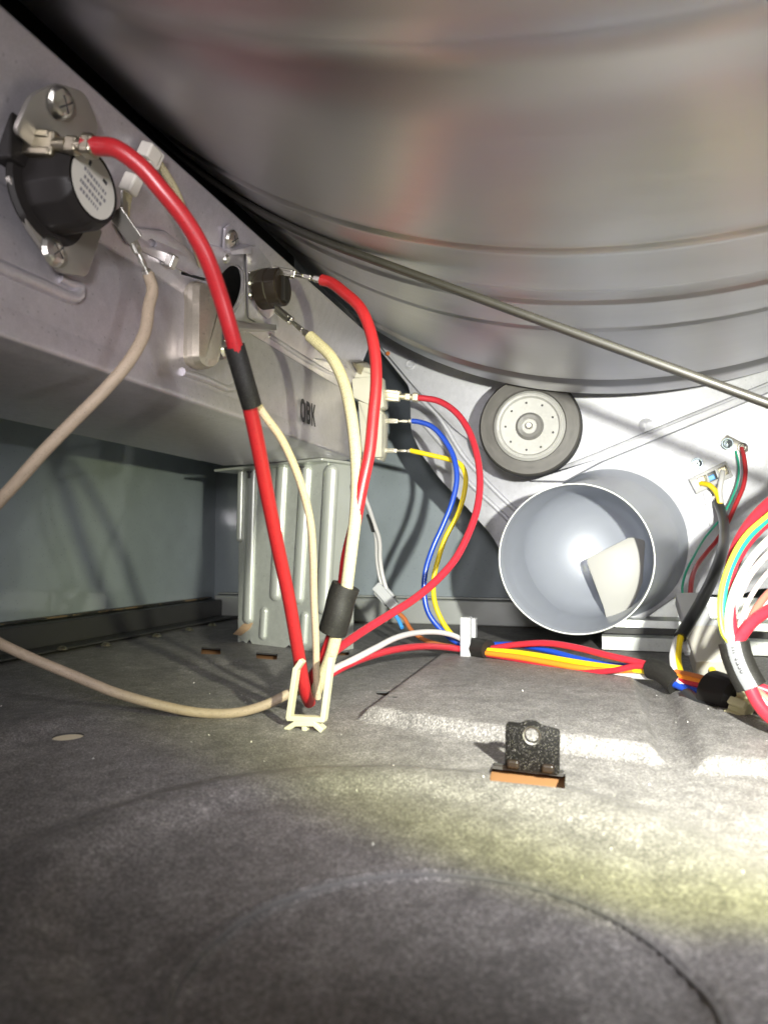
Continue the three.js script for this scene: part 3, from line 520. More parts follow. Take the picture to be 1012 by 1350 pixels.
/* ---------------------------------------------------------------- thermostats */
{
  const yc = 0.2035, dc = 0.2005, o = V(XB, yc, -dc), ax = V(1, 0, 0), t = thing('thermostat', 'large black round thermostat with paper label on the heater housing', 'thermostat', o);
  part('ear', UP.plate(UP.shape([[0, 168], [22, 120], [56, 104], [94, 116], [112, 158], [108, 180], [70, 196], [26, 190]], 0.003), 0.0022, 0.0045, 0.0006), M.dullZinc, t);
  part('ear', LO.plate(LO.shape([[-12, 230], [20, 262], [60, 290], [118, 306], [96, 368], [60, 362], [16, 300]], 0.003), 0.0022, 0.0045, 0.0006), M.dullZinc, t);
  const ring = part('base_ring', latheG([[0.0001, 0.004], [0.0175, 0.004], [0.0185, 0.0055], [0.0175, 0.007], [0.014, 0.0075]], o, ax, 48), M.bakelite, t);
  part('body', latheG([[0.0140, 0.006], [0.0140, 0.020], [0.0128, 0.0232], [0.0120, 0.0245], [0.0112, 0.0240], [0.0001, 0.0240]], o, ax, 64), M.bakelite, t);
  screwHead(t, UP, 80, 136, 0.0072, 0.0052); screwHead(t, LO, 70, 332, 0.0072, 0.0052);
  // label: short printed lines too blurred to read
  const c = document.createElement('canvas'); c.width = c.height = 256; const q = c.getContext('2d'); q.fillStyle = '#c9c7bd'; q.fillRect(0, 0, 256, 256); q.fillStyle = '#3a3a3c';
  const lr = mulberry(31); q.fillRect(70, 46, 14, 26); q.fillRect(160, 50, 26, 18);
  q.fillStyle = '#77767a'; for (let r = 0; r < 4; r++) { let x = 58 + 12 * (r % 2); const e = 170 + lr() * 40; while (x < e) { const w = 5 + lr() * 9; q.fillRect(x, 94 + r * 32, w, 17); x += w + 2.5 + lr() * 4; } }
  const lt = new THREE.CanvasTexture(c); lt.colorSpace = THREE.SRGBColorSpace;
  const lab = new THREE.CircleGeometry(0.0108, 48); lab.rotateZ(-0.35); lab.rotateY(Math.PI / 2); lab.translate(XB + 0.0244, yc, -dc);
  part('paper_label', lab, std(C(1, 1, 1), 0.7, 0, { map: lt }), t);
  // terminals and push-on connectors
  part('terminal_post', frame(boxG(0.012, 0.016, 0.012, 0.001), P(14, 192, 0.186), V(1, 0, 0), V(0, 1, 0)), M.bakelite, t);
  part('terminal_blade', [frame(boxG(0.012, 0.0012, 0.006, 0.0003), P(166, 298, 0.222), P(182, 330, 0.226).sub(P(150, 285, 0.218)), V(0, 0, 1))], M.steel, t);
  part('terminal_blade', [frame(boxG(0.0035, 0.016, 0.0012, 0.0003), P(164, 276, 0.232), V(0, 0, -1), V(0, 1, 0))], M.steel, t);
}
{
  const o = UP.pt(338, 383, 0.002), n = V(1, 0.0, 0.06).normalize(), t = thing('thermostat', 'small brown cylindrical thermostat with two terminals on the housing', 'thermostat', o);
  part('mount_plate', UP.plate(UP.shape([[320, 326], [334, 322], [352, 345], [364, 430], [360, 438], [324, 418]], 0.0012), 0.0010, 0.0014, 0.0003), M.box, t);
  part('flange', UP.plate(UP.shape([[321, 356], [344, 350], [360, 368], [358, 408], [346, 418], [336, 410], [322, 376]], 0.0015), 0.0012, 0.0028, 0.0003), M.steel, t);
  part('body', latheG([[0.0001, 0.0145], [0.0090, 0.0145], [0.0100, 0.0138], [0.0101, 0.008], [0.0106, 0.0075], [0.0106, 0.001]], o.clone().addScaledVector(n, 0.002), n, 48), M.brownPlastic, t);
  part('face_bar', frame(boxG(0.003, 0.0165, 0.0052, 0.0005), o.clone().addScaledVector(n, 0.0172), n, V(0, 1, 0)), M.bakelite, t);
  for (const [x, y] of [[330, 374], [331, 389]]) part('rivet', latheG([[0.0001, 0.0012], [0.0012, 0.001], [0.002, 0]], UP.pt(x, y, 0.004), UP.n, 14), M.steel, t);
}

/* ---------------------------------------------------------------- wires */
const path = (list) => list.map(([x, y, d]) => P(x, y, d));
function crimp(a, b, w = 0.005, kind = 'flag') {       // push-on receptacle from a (the device) to b (the wire)
  const d = b.clone().sub(a), L = d.length(), u = d.clone().normalize(), side = Math.abs(u.y) > 0.9 ? V(1, 0, 0) : V(0, 1, 0), at = (f) => a.clone().addScaledVector(u, f * L), g = [];
  const h = w * (kind === 'flag' ? 0.42 : 0.6);
  g.push(frame(boxG(L * 0.46, w, h, h * 0.3), at(0.23), u, side));
  g.push(frame(boxG(L * 0.40, w * 0.32, h * 1.25, h * 0.2), at(0.21).add(side.clone().multiplyScalar(w * 0.34)), u, side), frame(boxG(L * 0.40, w * 0.32, h * 1.25, h * 0.2), at(0.21).add(side.clone().multiplyScalar(-w * 0.34)), u, side));
  g.push(cylG(at(0.44), at(0.62), w * 0.24, w * 0.30, 12), frame(boxG(L * 0.16, w * 0.62, w * 0.5, w * 0.12), at(0.68), u, side), cylG(at(0.72), at(0.86), w * 0.25, w * 0.25, 12), frame(boxG(L * 0.18, w * 0.80, w * 0.74, w * 0.2), at(0.90), u, side));
  return g;
}
function wire(name, label, pts, dia, mat, opt = {}) {
  const p = path(pts).map((q, i) => i && i < pts.length - 1 ? q.add(V(vnoise(i * 0.9, pts.length + pts[0][0]) - 0.5, vnoise(i * 0.9, 40 + pts[0][1]) - 0.5, vnoise(i * 0.9, 80 + pts[0][0]) - 0.5).multiplyScalar(0.0012)) : q), t = thing(name, label, opt.cat ?? 'wire', p.at(-1).clone());
  part('insulation', tubeG(p, dia / 2, opt.seg ?? Math.max(40, pts.length * 10), 16), mat, t);
  if (opt.crimp) part('crimp_terminal', crimp(P(...opt.crimp), p[0].clone().lerp(p[1], opt.over ?? 0.15), opt.cw ?? 0.005, opt.kind), opt.cm ?? M.steel, t);
  return t;
}
function sleeve(pts, r, mat, parent, name = 'sleeve', label) { const g = tubeG(pts, r, 30, 20); return part(name, g, mat, parent, label); }

// foreground pair into the clip
wire('thick_red_wire', 'thick red wire from the large thermostat down to the ivory clip', [[112, 191, .187], [130, 192, .187], [150, 197, .188], [184, 219, .192], [214, 252, .197], [246, 292, .204], [271, 336, .211], [290, 390, .219], [306, 440, .226], [319, 490, .234], [331, 540, .242], [341, 592, .250], [353, 652, .260], [366, 722, .273], [380, 790, .287], [393, 856, .300], [404, 912, .311], [408, 926, .318]], 0.0058, M.red, { crimp: [30, 190, .187], over: 0.9, cw: 0.0085, cm: M.brass, seg: 200 });
{ const t = thing('tape_wrap', 'dark grey tape wrapped round thick red wire and thin tan wire', 'tape', P(325, 495, .234)); sleeve(path([[309, 456, .229], [316, 480, .2325], [324, 508, .2365], [332, 535, .241]]), 0.0038, M.tape, t, 'tape'); }
wire('thin_tan_wire', 'thin tan braided wire leaving the dark tape to the ivory clip', [[322, 500, .239], [334, 524, .243], [350, 546, .247], [368, 574, .252], [386, 610, .259], [400, 648, .266], [410, 690, .274], [414, 735, .283], [415, 790, .294], [416, 845, .304], [417, 890, .312], [419, 920, .318]], 0.0032, std(C(0.66, 0.55, 0.38), 0.65, 0, { map: braidTex }), { seg: 120 });
wire('thick_beige_wire', 'thick beige wire looping off from the large thermostat and back to the clip', [[196, 362, .236], [199, 382, .235], [198, 405, .233], [191, 440, .228], [170, 478, .222], [140, 514, .217], [100, 555, .213], [60, 596, .210], [24, 634, .208], [-8, 668, .207], [-60, 730, .207], [-110, 790, .212], [-100, 810, .222], [-40, 825, .238], [0, 848, .252], [45, 870, .262], [95, 891, .272], [150, 911, .283], [205, 928, .293], [262, 940, .302], [310, 939, .308], [350, 928, .313], [384, 914, .318], [400, 908, .322]], 0.0046, M.beige, { crimp: [170, 306, .226], over: 0.2, cw: 0.004, seg: 260 });
wire('thick_red_wire', 'dusty red wire from the small thermostat to the black tape', [[424, 369, .338], [434, 372, .337], [454, 384, .334], [474, 405, .331], [488, 434, .329], [495, 468, .327], [496, 505, .325], [492, 550, .323], [486, 595, .321], [478, 640, .319], [468, 690, .318], [459, 735, .318], [452, 775, .318], [446, 805, .318], [438, 835, .319], [424, 872, .322], [408, 905, .326]], 0.0058, M.red, { crimp: [360, 356, .345], over: 0.25, cw: 0.0042, kind: 'x', seg: 160 });
wire('thick_cream_wire', 'thick cream braided wire from the small thermostat to the black tape', [[408, 443, .334], [418, 450, .333], [438, 471, .331], [453, 501, .329], [462, 540, .326], [467, 585, .323], [469, 630, .320], [468, 680, .317], [464, 725, .315], [458, 765, .314], [452, 800, .314], [446, 832, .315], [434, 868, .317], [422, 898, .319], [414, 918, .322]], 0.0058, M.cream, { crimp: [364, 407, .344], over: 0.25, cw: 0.0042, kind: 'x', seg: 160 });
{ const t = thing('tape_wrap', 'short black felt tape wrapped round red and cream wires', 'tape', P(445, 805, .316)); sleeve(path([[456, 772, .3155], [450, 788, .3155], [445, 810, .3155], [438, 833, .3165]]), 0.0067, M.tape, t, 'tape'); }
// heater leads
wire('red_heater_wire', 'bright red wire arching from the top terminal of the ceramic block', [[546, 524, .528], [556, 524, .526], [578, 529, .522], [600, 543, .515], [617, 567, .506], [628, 600, .495], [632, 636, .483], [628, 672, .470], [617, 705, .458], [600, 737, .445], [575, 765, .430], [545, 790, .413], [512, 811, .395], [478, 832, .375], [452, 850, .358], [430, 868, .343], [412, 890, .332], [404, 906, .326]], 0.0048, M.redBright, { crimp: [506, 521, .528], over: 0.7, cw: 0.0088, cm: std(C(0.72, 0.66, 0.50), 0.35, 0.8), seg: 180 });
wire('blue_heater_wire', 'blue wire from the middle terminal of the ceramic block', [[543, 555, .530], [553, 556, .529], [570, 563, .526], [585, 579, .523], [597, 602, .520], [602, 630, .517], [597, 660, .514], [584, 692, .511], [570, 722, .508], [561, 752, .506], [559, 780, .505], [565, 806, .504], [579, 828, .503], [597, 844, .502], [614, 852, .502]], 0.0040, M.blue, { crimp: [506, 555, .530], over: 0.3, cw: 0.0036, kind: 'x', cm: std(C(0.78, 0.74, 0.62), 0.3, 0.8), seg: 140 });
wire('yellow_heater_wire', 'yellow wire from the lowest terminal of the ceramic block', [[541, 594, .530], [552, 596, .529], [572, 601, .530], [591, 606, .531], [606, 613, .531], [613, 627, .530], [612, 648, .528], [603, 678, .525], [588, 708, .521], [577, 738, .517], [571, 766, .513], [573, 794, .509], [583, 820, .506], [596, 838, .504], [613, 850, .503]], 0.0037, M.yellow, { crimp: [505, 594, .530], over: 0.3, cw: 0.0034, kind: 'x', cm: std(C(0.78, 0.74, 0.62), 0.3, 0.8), seg: 140 });
wire('white_wire', 'thin white wire curving from the ivory clip to the harness clip', [[418, 896, .330], [440, 883, .345], [466, 869, .365], [494, 854, .390], [522, 841, .418], [550, 834, .447], [578, 833, .472], [600, 839, .490], [616, 848, .500]], 0.0036, M.white);
wire('red_wire', 'red wire lying low from the ivory clip to the harness clip', [[410, 902, .334], [436, 886, .345], [460, 875, .362], [492, 864, .390], [524, 856, .420], [556, 852, .452], [586, 853, .480], [616, 857, .500]], 0.0044, M.redBright);
wire('rust_wire', 'rust brown wire from the white plug to the harness clip', [[522, 806, .545], [532, 815, .540], [541, 829, .532], [556, 842, .522], [578, 849, .512], [600, 852, .505], [616, 855, .501]], 0.0034, M.rust);
wire('light_blue_wire', 'short light blue wire end below the white plug', [[519, 808, .544], [524, 818, .540], [530, 828, .536]], 0.0030, M.lightBlue);
{ // white plug with twin leads
  const a = P(496, 772, .552), b = P(524, 803, .545), t = thing('wire_plug', 'small white plug hanging by the rear panel with twin leads', 'plug', b);
  const u = b.clone().sub(a), m = a.clone().lerp(b, 0.5);
  part('plug_body', [frame(boxG(u.length() * 0.9, 0.0105, 0.008, 0.001), m, u, V(0, 0.2, 1)), frame(boxG(u.length() * 0.55, 0.004, 0.0115, 0.0008), m.clone().lerp(a, 0.2), u, V(0, 0.2, 1))], M.whitePlastic, t);
  part('latch', frame(boxG(u.length() * 0.5, 0.003, 0.003, 0.0008), P(503, 786, .545), u, V(0, 0.2, 1)), M.whitePlastic, t);
  const leads = [[478, 636, .50], [480, 655, .51], [486, 672, .52], [492, 690, .53], [496, 712, .54], [497, 738, .548], [500, 758, .551], [505, 776, .551]];
  const l1 = part('lead', tubeG(path(leads), 0.0016, 60), M.white, t); part('lead', tubeG(path(leads.map(([x, y, d], i) => [x + (i > 3 ? 4 : 1), y, d - 0.003])), 0.0016, 60), M.white, t);
  part('marker_band', tubeG(path([[486.5, 679, .522], [490, 689, .527], [493, 699, .533]]), 0.0024, 12), M.black, l1);
}
/* ---------------------------------------------------------------- clips */
{ // ivory snap clip
  const b = onPan(404, 962), t = thing('wire_clip', 'ivory open frame wire clip snapped into the floor holding the thick wires', 'clip', b);
  const D = -b.z, r = 0.0017, q = (x, y) => P(x, y, D), bar = (a, c, w = 0.0036) => { const d = c.clone().sub(a); return frame(boxG(d.length() + 0.0016, 0.0023, w, 0.0005), a.clone().lerp(c, 0.5), d, V(0, 0.01, 1).cross(d).normalize()); };
  part('frame', [bar(q(391, 882), q(382, 945), 0.0045), bar(q(382, 946), q(427, 948), 0.0045), bar(q(427, 947), q(437, 868), 0.0045), bar(q(391, 882), q(398, 872), 0.004)], M.nylon, t);
  part('spring_foot', [bar(q(380, 960), q(391, 953), 0.005), bar(q(391, 953), q(416, 953), 0.005), bar(q(416, 953), q(425, 961), 0.005)], M.nylon, t);
  part('stem', [bar(q(402, 948), q(403, 962), 0.004)], M.nylon, t);
}
{
  const b = onPan(614, 872), t = thing('harness_clip', 'white plastic clip holding the coloured harness to the floor', 'clip', b), D = -b.z - 0.012;
  part('strap', frame(boxG(0.031, 0.0070, 0.010, 0.0008), P(614.5, 843, D), V(0, 1, 0), V(1, 0, 0)), M.whitePlastic, t);
  part('tail', frame(boxG(0.014, 0.0036, 0.008, 0.0008), P(624, 828, D + 0.006), V(0, 1, 0), V(1, 0, 0)), M.whitePlastic, t);
  part('foot', boxG(0.008, 0.003, 0.012, 0.0008).translate(b.x, b.y + 0.002, b.z), M.whitePlastic, t);
}
/* ---------------------------------------------------------------- harness along the floor */
{
  const t = thing('wire_harness', 'harness of red, blue, yellow and orange wires taped along the floor', 'wire harness', onPan(740, 890));
  const W = [
    ['redBright', 0.0042, [[612, 852, .500], [642, 855, .492], [680, 850, .484], [720, 848, .474], [760, 854, .462], [800, 864, .450], [835, 872, .440], [868, 880, .430]]],
    ['blue', 0.0038, [[612, 850, .503], [642, 850, .496], [680, 850, .490], [720, 857, .482], [760, 868, .472], [800, 876, .462], [835, 879, .450], [868, 884, .436]]],
    ['yellow', 0.0036, [[612, 853, .498], [642, 857, .488], [680, 860, .480], [720, 866, .470], [760, 873, .460], [800, 879, .450], [835, 883, .440], [868, 887, .430]]],
    ['orange', 0.0036, [[612, 856, .496], [642, 861, .486], [680, 866, .476], [720, 873, .466], [760, 880, .456], [800, 884, .448], [835, 883, .440], [868, 884, .430]]],
    ['redBright', 0.0034, [[642, 863, .487], [690, 871, .475], [735, 881, .463], [775, 886, .452], [808, 884, .443], [840, 878, .436], [868, 882, .428]]],
    ['white', 0.0034, [[700, 876, .476], [760, 884, .461], [795, 889, .452], [830, 891, .443], [868, 893, .433]]],
    ['rust', 0.0040, [[880, 885, .424], [905, 890, .416], [935, 898, .407], [955, 908, .400]]],
    ['orange', 0.0036, [[880, 889, .422], [905, 895, .414], [935, 903, .406], [955, 912, .400]]],
    ['redBright', 0.0036, [[880, 893, .421], [905, 900, .413], [935, 907, .405], [955, 915, .399]]],
    ['blue', 0.0042, [[882, 899, .420], [902, 907, .412], [925, 914, .405], [950, 920, .398]]],
  ];
  const nm = { redBright: 'red_strand', blue: 'blue_strand', yellow: 'yellow_strand', orange: 'orange_strand', white: 'white_strand', rust: 'rust_strand' };
  for (const [m, d, p] of W) part(nm[m], tubeG(path(p), d / 2, 70), M[m], t);
  sleeve(path([[619, 853, .497], [632, 855, .493], [644, 857, .488]]), 0.0068, M.tape, t, 'tape');
  sleeve(path([[858, 881, .433], [868, 884, .429], [880, 892, .424], [893, 904, .418]]), 0.0060, M.tape, t, 'tape');
}
{ // loop of white and yellow out of the black sleeved cable, and its connector on the bulkhead
  const t = thing('sleeved_cable', 'black sleeved cable from the white sensor block with yellow and white tails', 'cable', P(898, 838, .44));
  const main = [[946, 662, .600], [952, 680, .585], [954, 705, .555], [950, 732, .515], [938, 764, .490], [922, 796, .466], [908, 820, .450], [896, 840, .440]];
  const c = new Poly3(path(main)), N = 90, g = tubeG(c, 0.0035, N, 18);
  part('sleeve', g, M.black, t);
  part('yellow_tail', tubeG(path([[898, 834, .442], [894, 852, .436], [893, 872, .428], [899, 893, .420], [912, 909, .412], [930, 917, .405], [945, 920, .400]]), 0.0019, 60), M.yellow, t);
  part('white_tail', tubeG(path([[896, 836, .444], [889, 850, .437], [886, 870, .428], [892, 893, .418], [907, 911, .410], [928, 922, .402], [948, 926, .397]]), 0.0018, 60), M.white, t);
  part('yellow_lead', tubeG(path([[923, 637, .606], [935, 640, .600], [944, 650, .598], [949, 666, .594]]), 0.0020, 30), M.yellow, t);
  part('white_lead', tubeG(path([[952, 621, .606], [950, 634, .600], [948, 648, .598], [950, 664, .594]]), 0.0020, 30), M.white, t);
}
{
  const B = new Plane(V(0, 0, -0.613), V(1, 0, 0), V(0, 1, 0)), o = B.pt(934, 635), t = thing('sensor_block', 'white rectangular sensor block with three cells on the bulkhead', 'sensor', o);
  const s = B.shape([[906, 633], [954, 609], [964, 629], [916, 652]], 0.0008), cell = (pts) => { const p = new THREE.Path(pts.map(([x, y]) => B.uv(x, y))); s.holes.push(p); };
  cell([[917, 632], [928, 627], [931, 637], [921, 642]]); cell([[930, 626], [940, 621], [944, 632], [934, 637]]); cell([[944, 619], [954, 614], [959, 625], [949, 630]]);
  part('housing', B.plate(s, 0.0075, 0.0, 0.0005), M.sensorPlastic, t);
  part('contact', B.plate(B.shape([[917, 632], [928, 627], [931, 637], [921, 642]], 0.0003), 0.001, 0.0002, 0.0001), M.brass, t);
  part('contact', B.plate(B.shape([[930, 626], [940, 621], [944, 632], [934, 637]], 0.0003), 0.001, 0.0002, 0.0001), M.panBlack, t);
  part('blue_pin', frame(boxG(0.005, 0.004, 0.003, 0.0006), B.pt(937, 630, 0.003), V(1, 0.45, 0), V(0, 1, 0)), M.lightBlue, t);
  part('contact', B.plate(B.shape([[944, 619], [954, 614], [959, 625], [949, 630]], 0.0003), 0.001, 0.0002, 0.0001), M.brass, t);
  part('bracket_leg', B.plate(B.shape([[926, 650], [938, 646], [941, 690], [937, 696], [934, 692]], 0.001), 0.0015, 0.0005, 0.0004), M.bulk, t);
  part('foot_clip', [B.plate(B.shape([[928, 652], [935, 649], [937, 656], [931, 658]], 0.001), 0.004, 0.001, 0.0005), B.plate(B.shape([[937, 655], [945, 650], [946, 658], [940, 661]], 0.001), 0.004, 0.001, 0.0005)], M.steel, t);
  const t2 = thing('sensor_bracket', 'small metal bracket with wire eyelet on the bulkhead', 'bracket', B.pt(966, 588));
  part('plate', B.plate(B.shape([[945, 584], [957, 573], [984, 587], [986, 595], [968, 603]], 0.0015), 0.0014, 0.0, 0.0004), M.dullZinc, t2);
  const e = B.pt(978, 590, 0.0015); part('eyelet', latheG([[0.0018, 0.0005], [0.0026, 0.0016], [0.0036, 0.0012], [0.0040, 0]], e, V(0, 0, 1), 20), M.steel, t2);
}
wire('thin_red_wire', 'thin red wire from the bracket eyelet passing behind the black cable', [[977, 591, .608], [980, 604, .600], [982, 622, .596], [979, 642, .592], [970, 664, .588], [958, 690, .582], [944, 712, .574], [930, 728, .562], [918, 745, .545], [912, 764, .515], [909, 786, .495]], 0.0032, std(C(0.40, 0.02, 0.025), 0.42), { seg: 120 });
wire('thin_green_wire', 'thin green wire from the bracket running beside the thin red wire', [[969, 594, .609], [972, 612, .604], [971, 634, .600], [963, 660, .596], [950, 684, .588], [930, 708, .574], [914, 734, .540], [903, 756, .525], [898, 778, .510], [902, 790, .500]], 0.0016, M.green, { seg: 100 });
{ // inline white connector
  const a = P(907, 790, .492), b = P(938, 884, .440), u = b.clone().sub(a), L = u.length(), m = a.clone().lerp(b, 0.5), t = thing('inline_connector', 'long cream inline connector below the thin red wire', 'connector', b);
  part('socket', frame(boxG(L * 0.55, 0.0155, 0.010, 0.0012), a.clone().lerp(b, 0.26), u, V(1, 0, 0)), M.whitePlastic, t);
  part('plug', frame(boxG(L * 0.48, 0.0175, 0.012, 0.0012), a.clone().lerp(b, 0.74), u, V(1, 0, 0)), M.ivory, t);
  part('latch', frame(boxG(L * 0.30, 0.0040, 0.0040, 0.0008), a.clone().lerp(b, 0.48).add(V(0.0095, 0, 0.003)), u, V(1, 0, 0)), M.whitePlastic, t);
  part('latch', frame(boxG(L * 0.34, 0.0035, 0.0040, 0.0008), a.clone().lerp(b, 0.62).add(V(-0.010, 0, 0.001)), u, V(1, 0, 0)), M.whitePlastic, t);
  part('blue_tip', frame(boxG(0.004, 0.004, 0.004, 0.0008), a.clone().add(V(-0.005, 0.001, 0)), u, V(1, 0, 0)), M.lightBlue, t);
  part('lead', tubeG(path([[936, 880, .443], [944, 893, .432], [955, 904, .42]]), 0.0018, 20), M.yellow, t);
}
/* ---------------------------------------------------------------- big bundle at the edge of the frame */
{
  const t = thing('wire_bundle', 'bundle of thick red, white and green wires taped with printed label', 'wire bundle', P(985, 900, .335));
  const T0 = [[968, 850, .3352], [974, 870, .3345]], T1 = [[979, 884, .3338], [988, 903, .3328]], off = (l, dx, dd) => l.map(([x, y, d]) => [x + dx, y, d + dd]);
  const W = [
    ['red_strand', M.redBright, 0.0056, [[1080, 612, .42], [1040, 642, .40], [1008, 668, .385], [984, 696, .372], [969, 726, .362], [961, 760, .354], [960, 792, .347], [962, 824, .341], ...off(T0, -1, 0.002)]],
    ['green_strand', M.green, 0.0026, [[1080, 636, .40], [1040, 662, .384], [1008, 688, .372], [984, 712, .362], [966, 742, .352], [955, 776, .345], [952, 806, .341], [956, 834, .338], ...off(T0, -4, 0.001)]],
    ['yellow_strand', M.yellowGreen, 0.0022, [[1080, 632, .397], [1040, 657, .381], [1008, 682, .369], [982, 706, .359], [963, 738, .349], [951, 774, .342], [948, 806, .338], [953, 836, .336], ...off(T0, -5, 0)]],
    ['white_strand', M.white, 0.0034, [[1080, 668, .385], [1040, 690, .370], [1010, 714, .360], [986, 742, .351], [970, 772, .344], [961, 802, .339], [960, 830, .336], ...off(T0, -3, -0.001)]],
    ['white_strand', M.pinkWhite, 0.0028, [[1080, 690, .395], [1040, 708, .380], [1012, 730, .368], [988, 758, .357], [972, 790, .349], [964, 820, .342], ...off(T0, -1, 0.001)]],
    ['red_strand', M.redBright, 0.0026, [[1080, 655, .41], [1040, 672, .395], [1004, 698, .380], [978, 730, .368], [964, 766, .358], [962, 804, .348], ...off(T0, 1, 0.003)]],
    ['pink_strand', M.pinkWhite, 0.0022, [[1080, 712, .40], [1044, 728, .385], [1016, 750, .372], [994, 778, .360], [980, 806, .350], ...off(T0, 3, 0.002)]],
    ['brown_strand', M.brown, 0.0032, [[1080, 738, .39], [1040, 762, .375], [1012, 782, .362], [994, 806, .352], [984, 828, .344], ...off(T0, 4, 0.001)]],
    ['red_strand', M.redBright, 0.0052, [[1080, 782, .37], [1046, 794, .36], [1014, 804, .350], [992, 819, .343], [978, 836, .338], ...off(T0, 2, -0.0005)]],
    ['red_strand', M.redBright, 0.0054, [...off(T1, -2, -0.001), [999, 928, .328], [1016, 947, .324], [1050, 966, .318]]],
    ['white_strand', M.white, 0.0030, [...off(T1, 1, 0), [1002, 923, .329], [1024, 942, .325], [1060, 954, .32]]],
    ['brown_strand', M.brown, 0.0030, [...off(T1, 3, 0.001), [1006, 918, .330], [1030, 934, .327], [1060, 942, .324]]],
    ['red_strand', M.redBright, 0.0046, [...off(T1, 5, 0.0015), [1010, 911, .333], [1034, 922, .331], [1070, 930, .33]]],
  ];
  for (const [n, m, d, p] of W) part(n, tubeG(path(p), d / 2, 90), m, t);
  const tp = path([[966.5, 847, .3355], [971, 866, .3345], [979, 886, .3335], [990, 906, .3325]]), tape = sleeve(tp, 0.0061, M.tape, t, 'tape');
  // printed strip on the tape
  const cv = document.createElement('canvas'); cv.width = 256; cv.height = 64; const q = cv.getContext('2d'); q.fillStyle = '#6c6d70'; q.fillRect(0, 0, 256, 64); q.fillStyle = '#141416'; q.font = 'bold 40px sans-serif'; q.textBaseline = 'middle'; q.fillText('UL 1720', 26, 34);
  const ct = new THREE.CanvasTexture(cv); ct.colorSpace = THREE.SRGBColorSpace;
  const cc = new Poly3(tp), pos = [], uv = [], id = [], n = 20, k = 6;
  for (let i = 0; i <= n; i++) { const f = i / n, c = cc.getPoint(f), T = cc.getTangent(f), toC = V(0, H, 0).sub(c); toC.addScaledVector(T, -toC.dot(T)).normalize(); const s = new THREE.Vector3().crossVectors(T, toC).normalize(); for (let j = 0; j <= k; j++) { const a = (j / k - 0.5) * 0.85 + 0.05, d = toC.clone().multiplyScalar(Math.cos(a)).addScaledVector(s, Math.sin(a)).multiplyScalar(0.0063).add(c); pos.push(d.x, d.y, d.z); uv.push(f, j / k); if (i && j) { const b = i * (k + 1) + j; id.push(b, b - 1, b - k - 2, b, b - k - 2, b - k - 1); } } }
  const g = new THREE.BufferGeometry(); g.setAttribute('position', new THREE.Float32BufferAttribute(pos, 3)); g.setAttribute('uv', new THREE.Float32BufferAttribute(uv, 2)); g.setIndex(id); g.computeVertexNormals();
  part('printed_strip', g, std(C(1, 1, 1), 0.45, 0, { map: ct }), tape);
}
{ // black grommet and cream cogged bush at the hole in the pan
  const o = P(957, 918, .388), t = thing('grommet', 'black plastic grommet where the floor harness ends', 'grommet', o);
  const ax = P(985, 930, .378).sub(P(930, 910, .398)).normalize();
  part('barrel', latheG([[0.0001, -0.010], [0.0085, -0.010], [0.0105, -0.0085], [0.0105, 0.007], [0.0085, 0.009], [0.0001, 0.009]], o, ax, 32), M.bakelite, t);
  const p2 = P(986, 942, .372), t2 = thing('cable_bush', 'cream cogged plastic bush beside the black grommet', 'bush', p2), gg = [latheG([[0.004, -0.005], [0.0078, -0.005], [0.0082, 0.005], [0.004, 0.005], [0.004, -0.005]], p2, ax, 24)];
  const e1 = new THREE.Vector3().crossVectors(ax, V(0, 1, 0)).normalize(), e2 = new THREE.Vector3().crossVectors(ax, e1);
  for (let k = 0; k < 9; k++) { const a = k / 9 * 2 * Math.PI; gg.push(frame(boxG(0.009, 0.0035, 0.0038, 0.0006), p2.clone().addScaledVector(e1, 0.0088 * Math.cos(a)).addScaledVector(e2, 0.0088 * Math.sin(a)), ax, e1.clone().multiplyScalar(Math.cos(a)).addScaledVector(e2, Math.sin(a)))); }
  part('cog', gg, M.yellowPlastic, t2);
  const t3 = thing('cable_conduit', 'black cable lying on the floor below the wire bundle', 'cable', onPan(1000, 962)); part('jacket', tubeG([P(905, 918, .405), P(930, 936, .385), P(960, 950, .372), P(1000, 960, .365), P(1060, 966, .36)], 0.0042, 40), M.black, t3);
}
{ // cream leads with white ferrules behind the thick red wire
  const q = (x, y, l) => UP.pt(x, y, l);
  const w = (label, pts, fer) => { const t = thing('thin_cream_wire', label, 'wire', pts.at(-1)); part('insulation', tubeG(pts, 0.0017, 50), M.cream, t); part('ferrule', fer, M.ferrule, t); };
  const blk = (a, b, l, w1, h) => frame(boxG(l, w1, h, 0.001), a.clone().lerp(b, 0.5), b.clone().sub(a), UP.n);
  const f1 = q(186, 190, 0.005), f2 = q(208, 214, 0.005), f3 = q(178, 232, 0.006), f4 = q(168, 254, 0.006);
  w('thin cream wire with white ferrule behind the thick red wire', [q(206, 211, 0.005), q(218, 228, 0.005), q(231, 250, 0.005), q(243, 280, 0.005), q(255, 315, 0.004), q(266, 350, 0.003)], [blk(f1, f2, 0.0075, 0.0060, 0.0060), blk(f1.clone().lerp(f2, 0.45), f2, 0.0065, 0.0050, 0.0070)]);
  w('short cream lead with white ferrule beside the paper label', [q(171, 250, 0.006), q(167, 268, 0.005), q(165, 290, 0.003)], [blk(f3, f4, 0.0075, 0.0060, 0.0055)]);
}
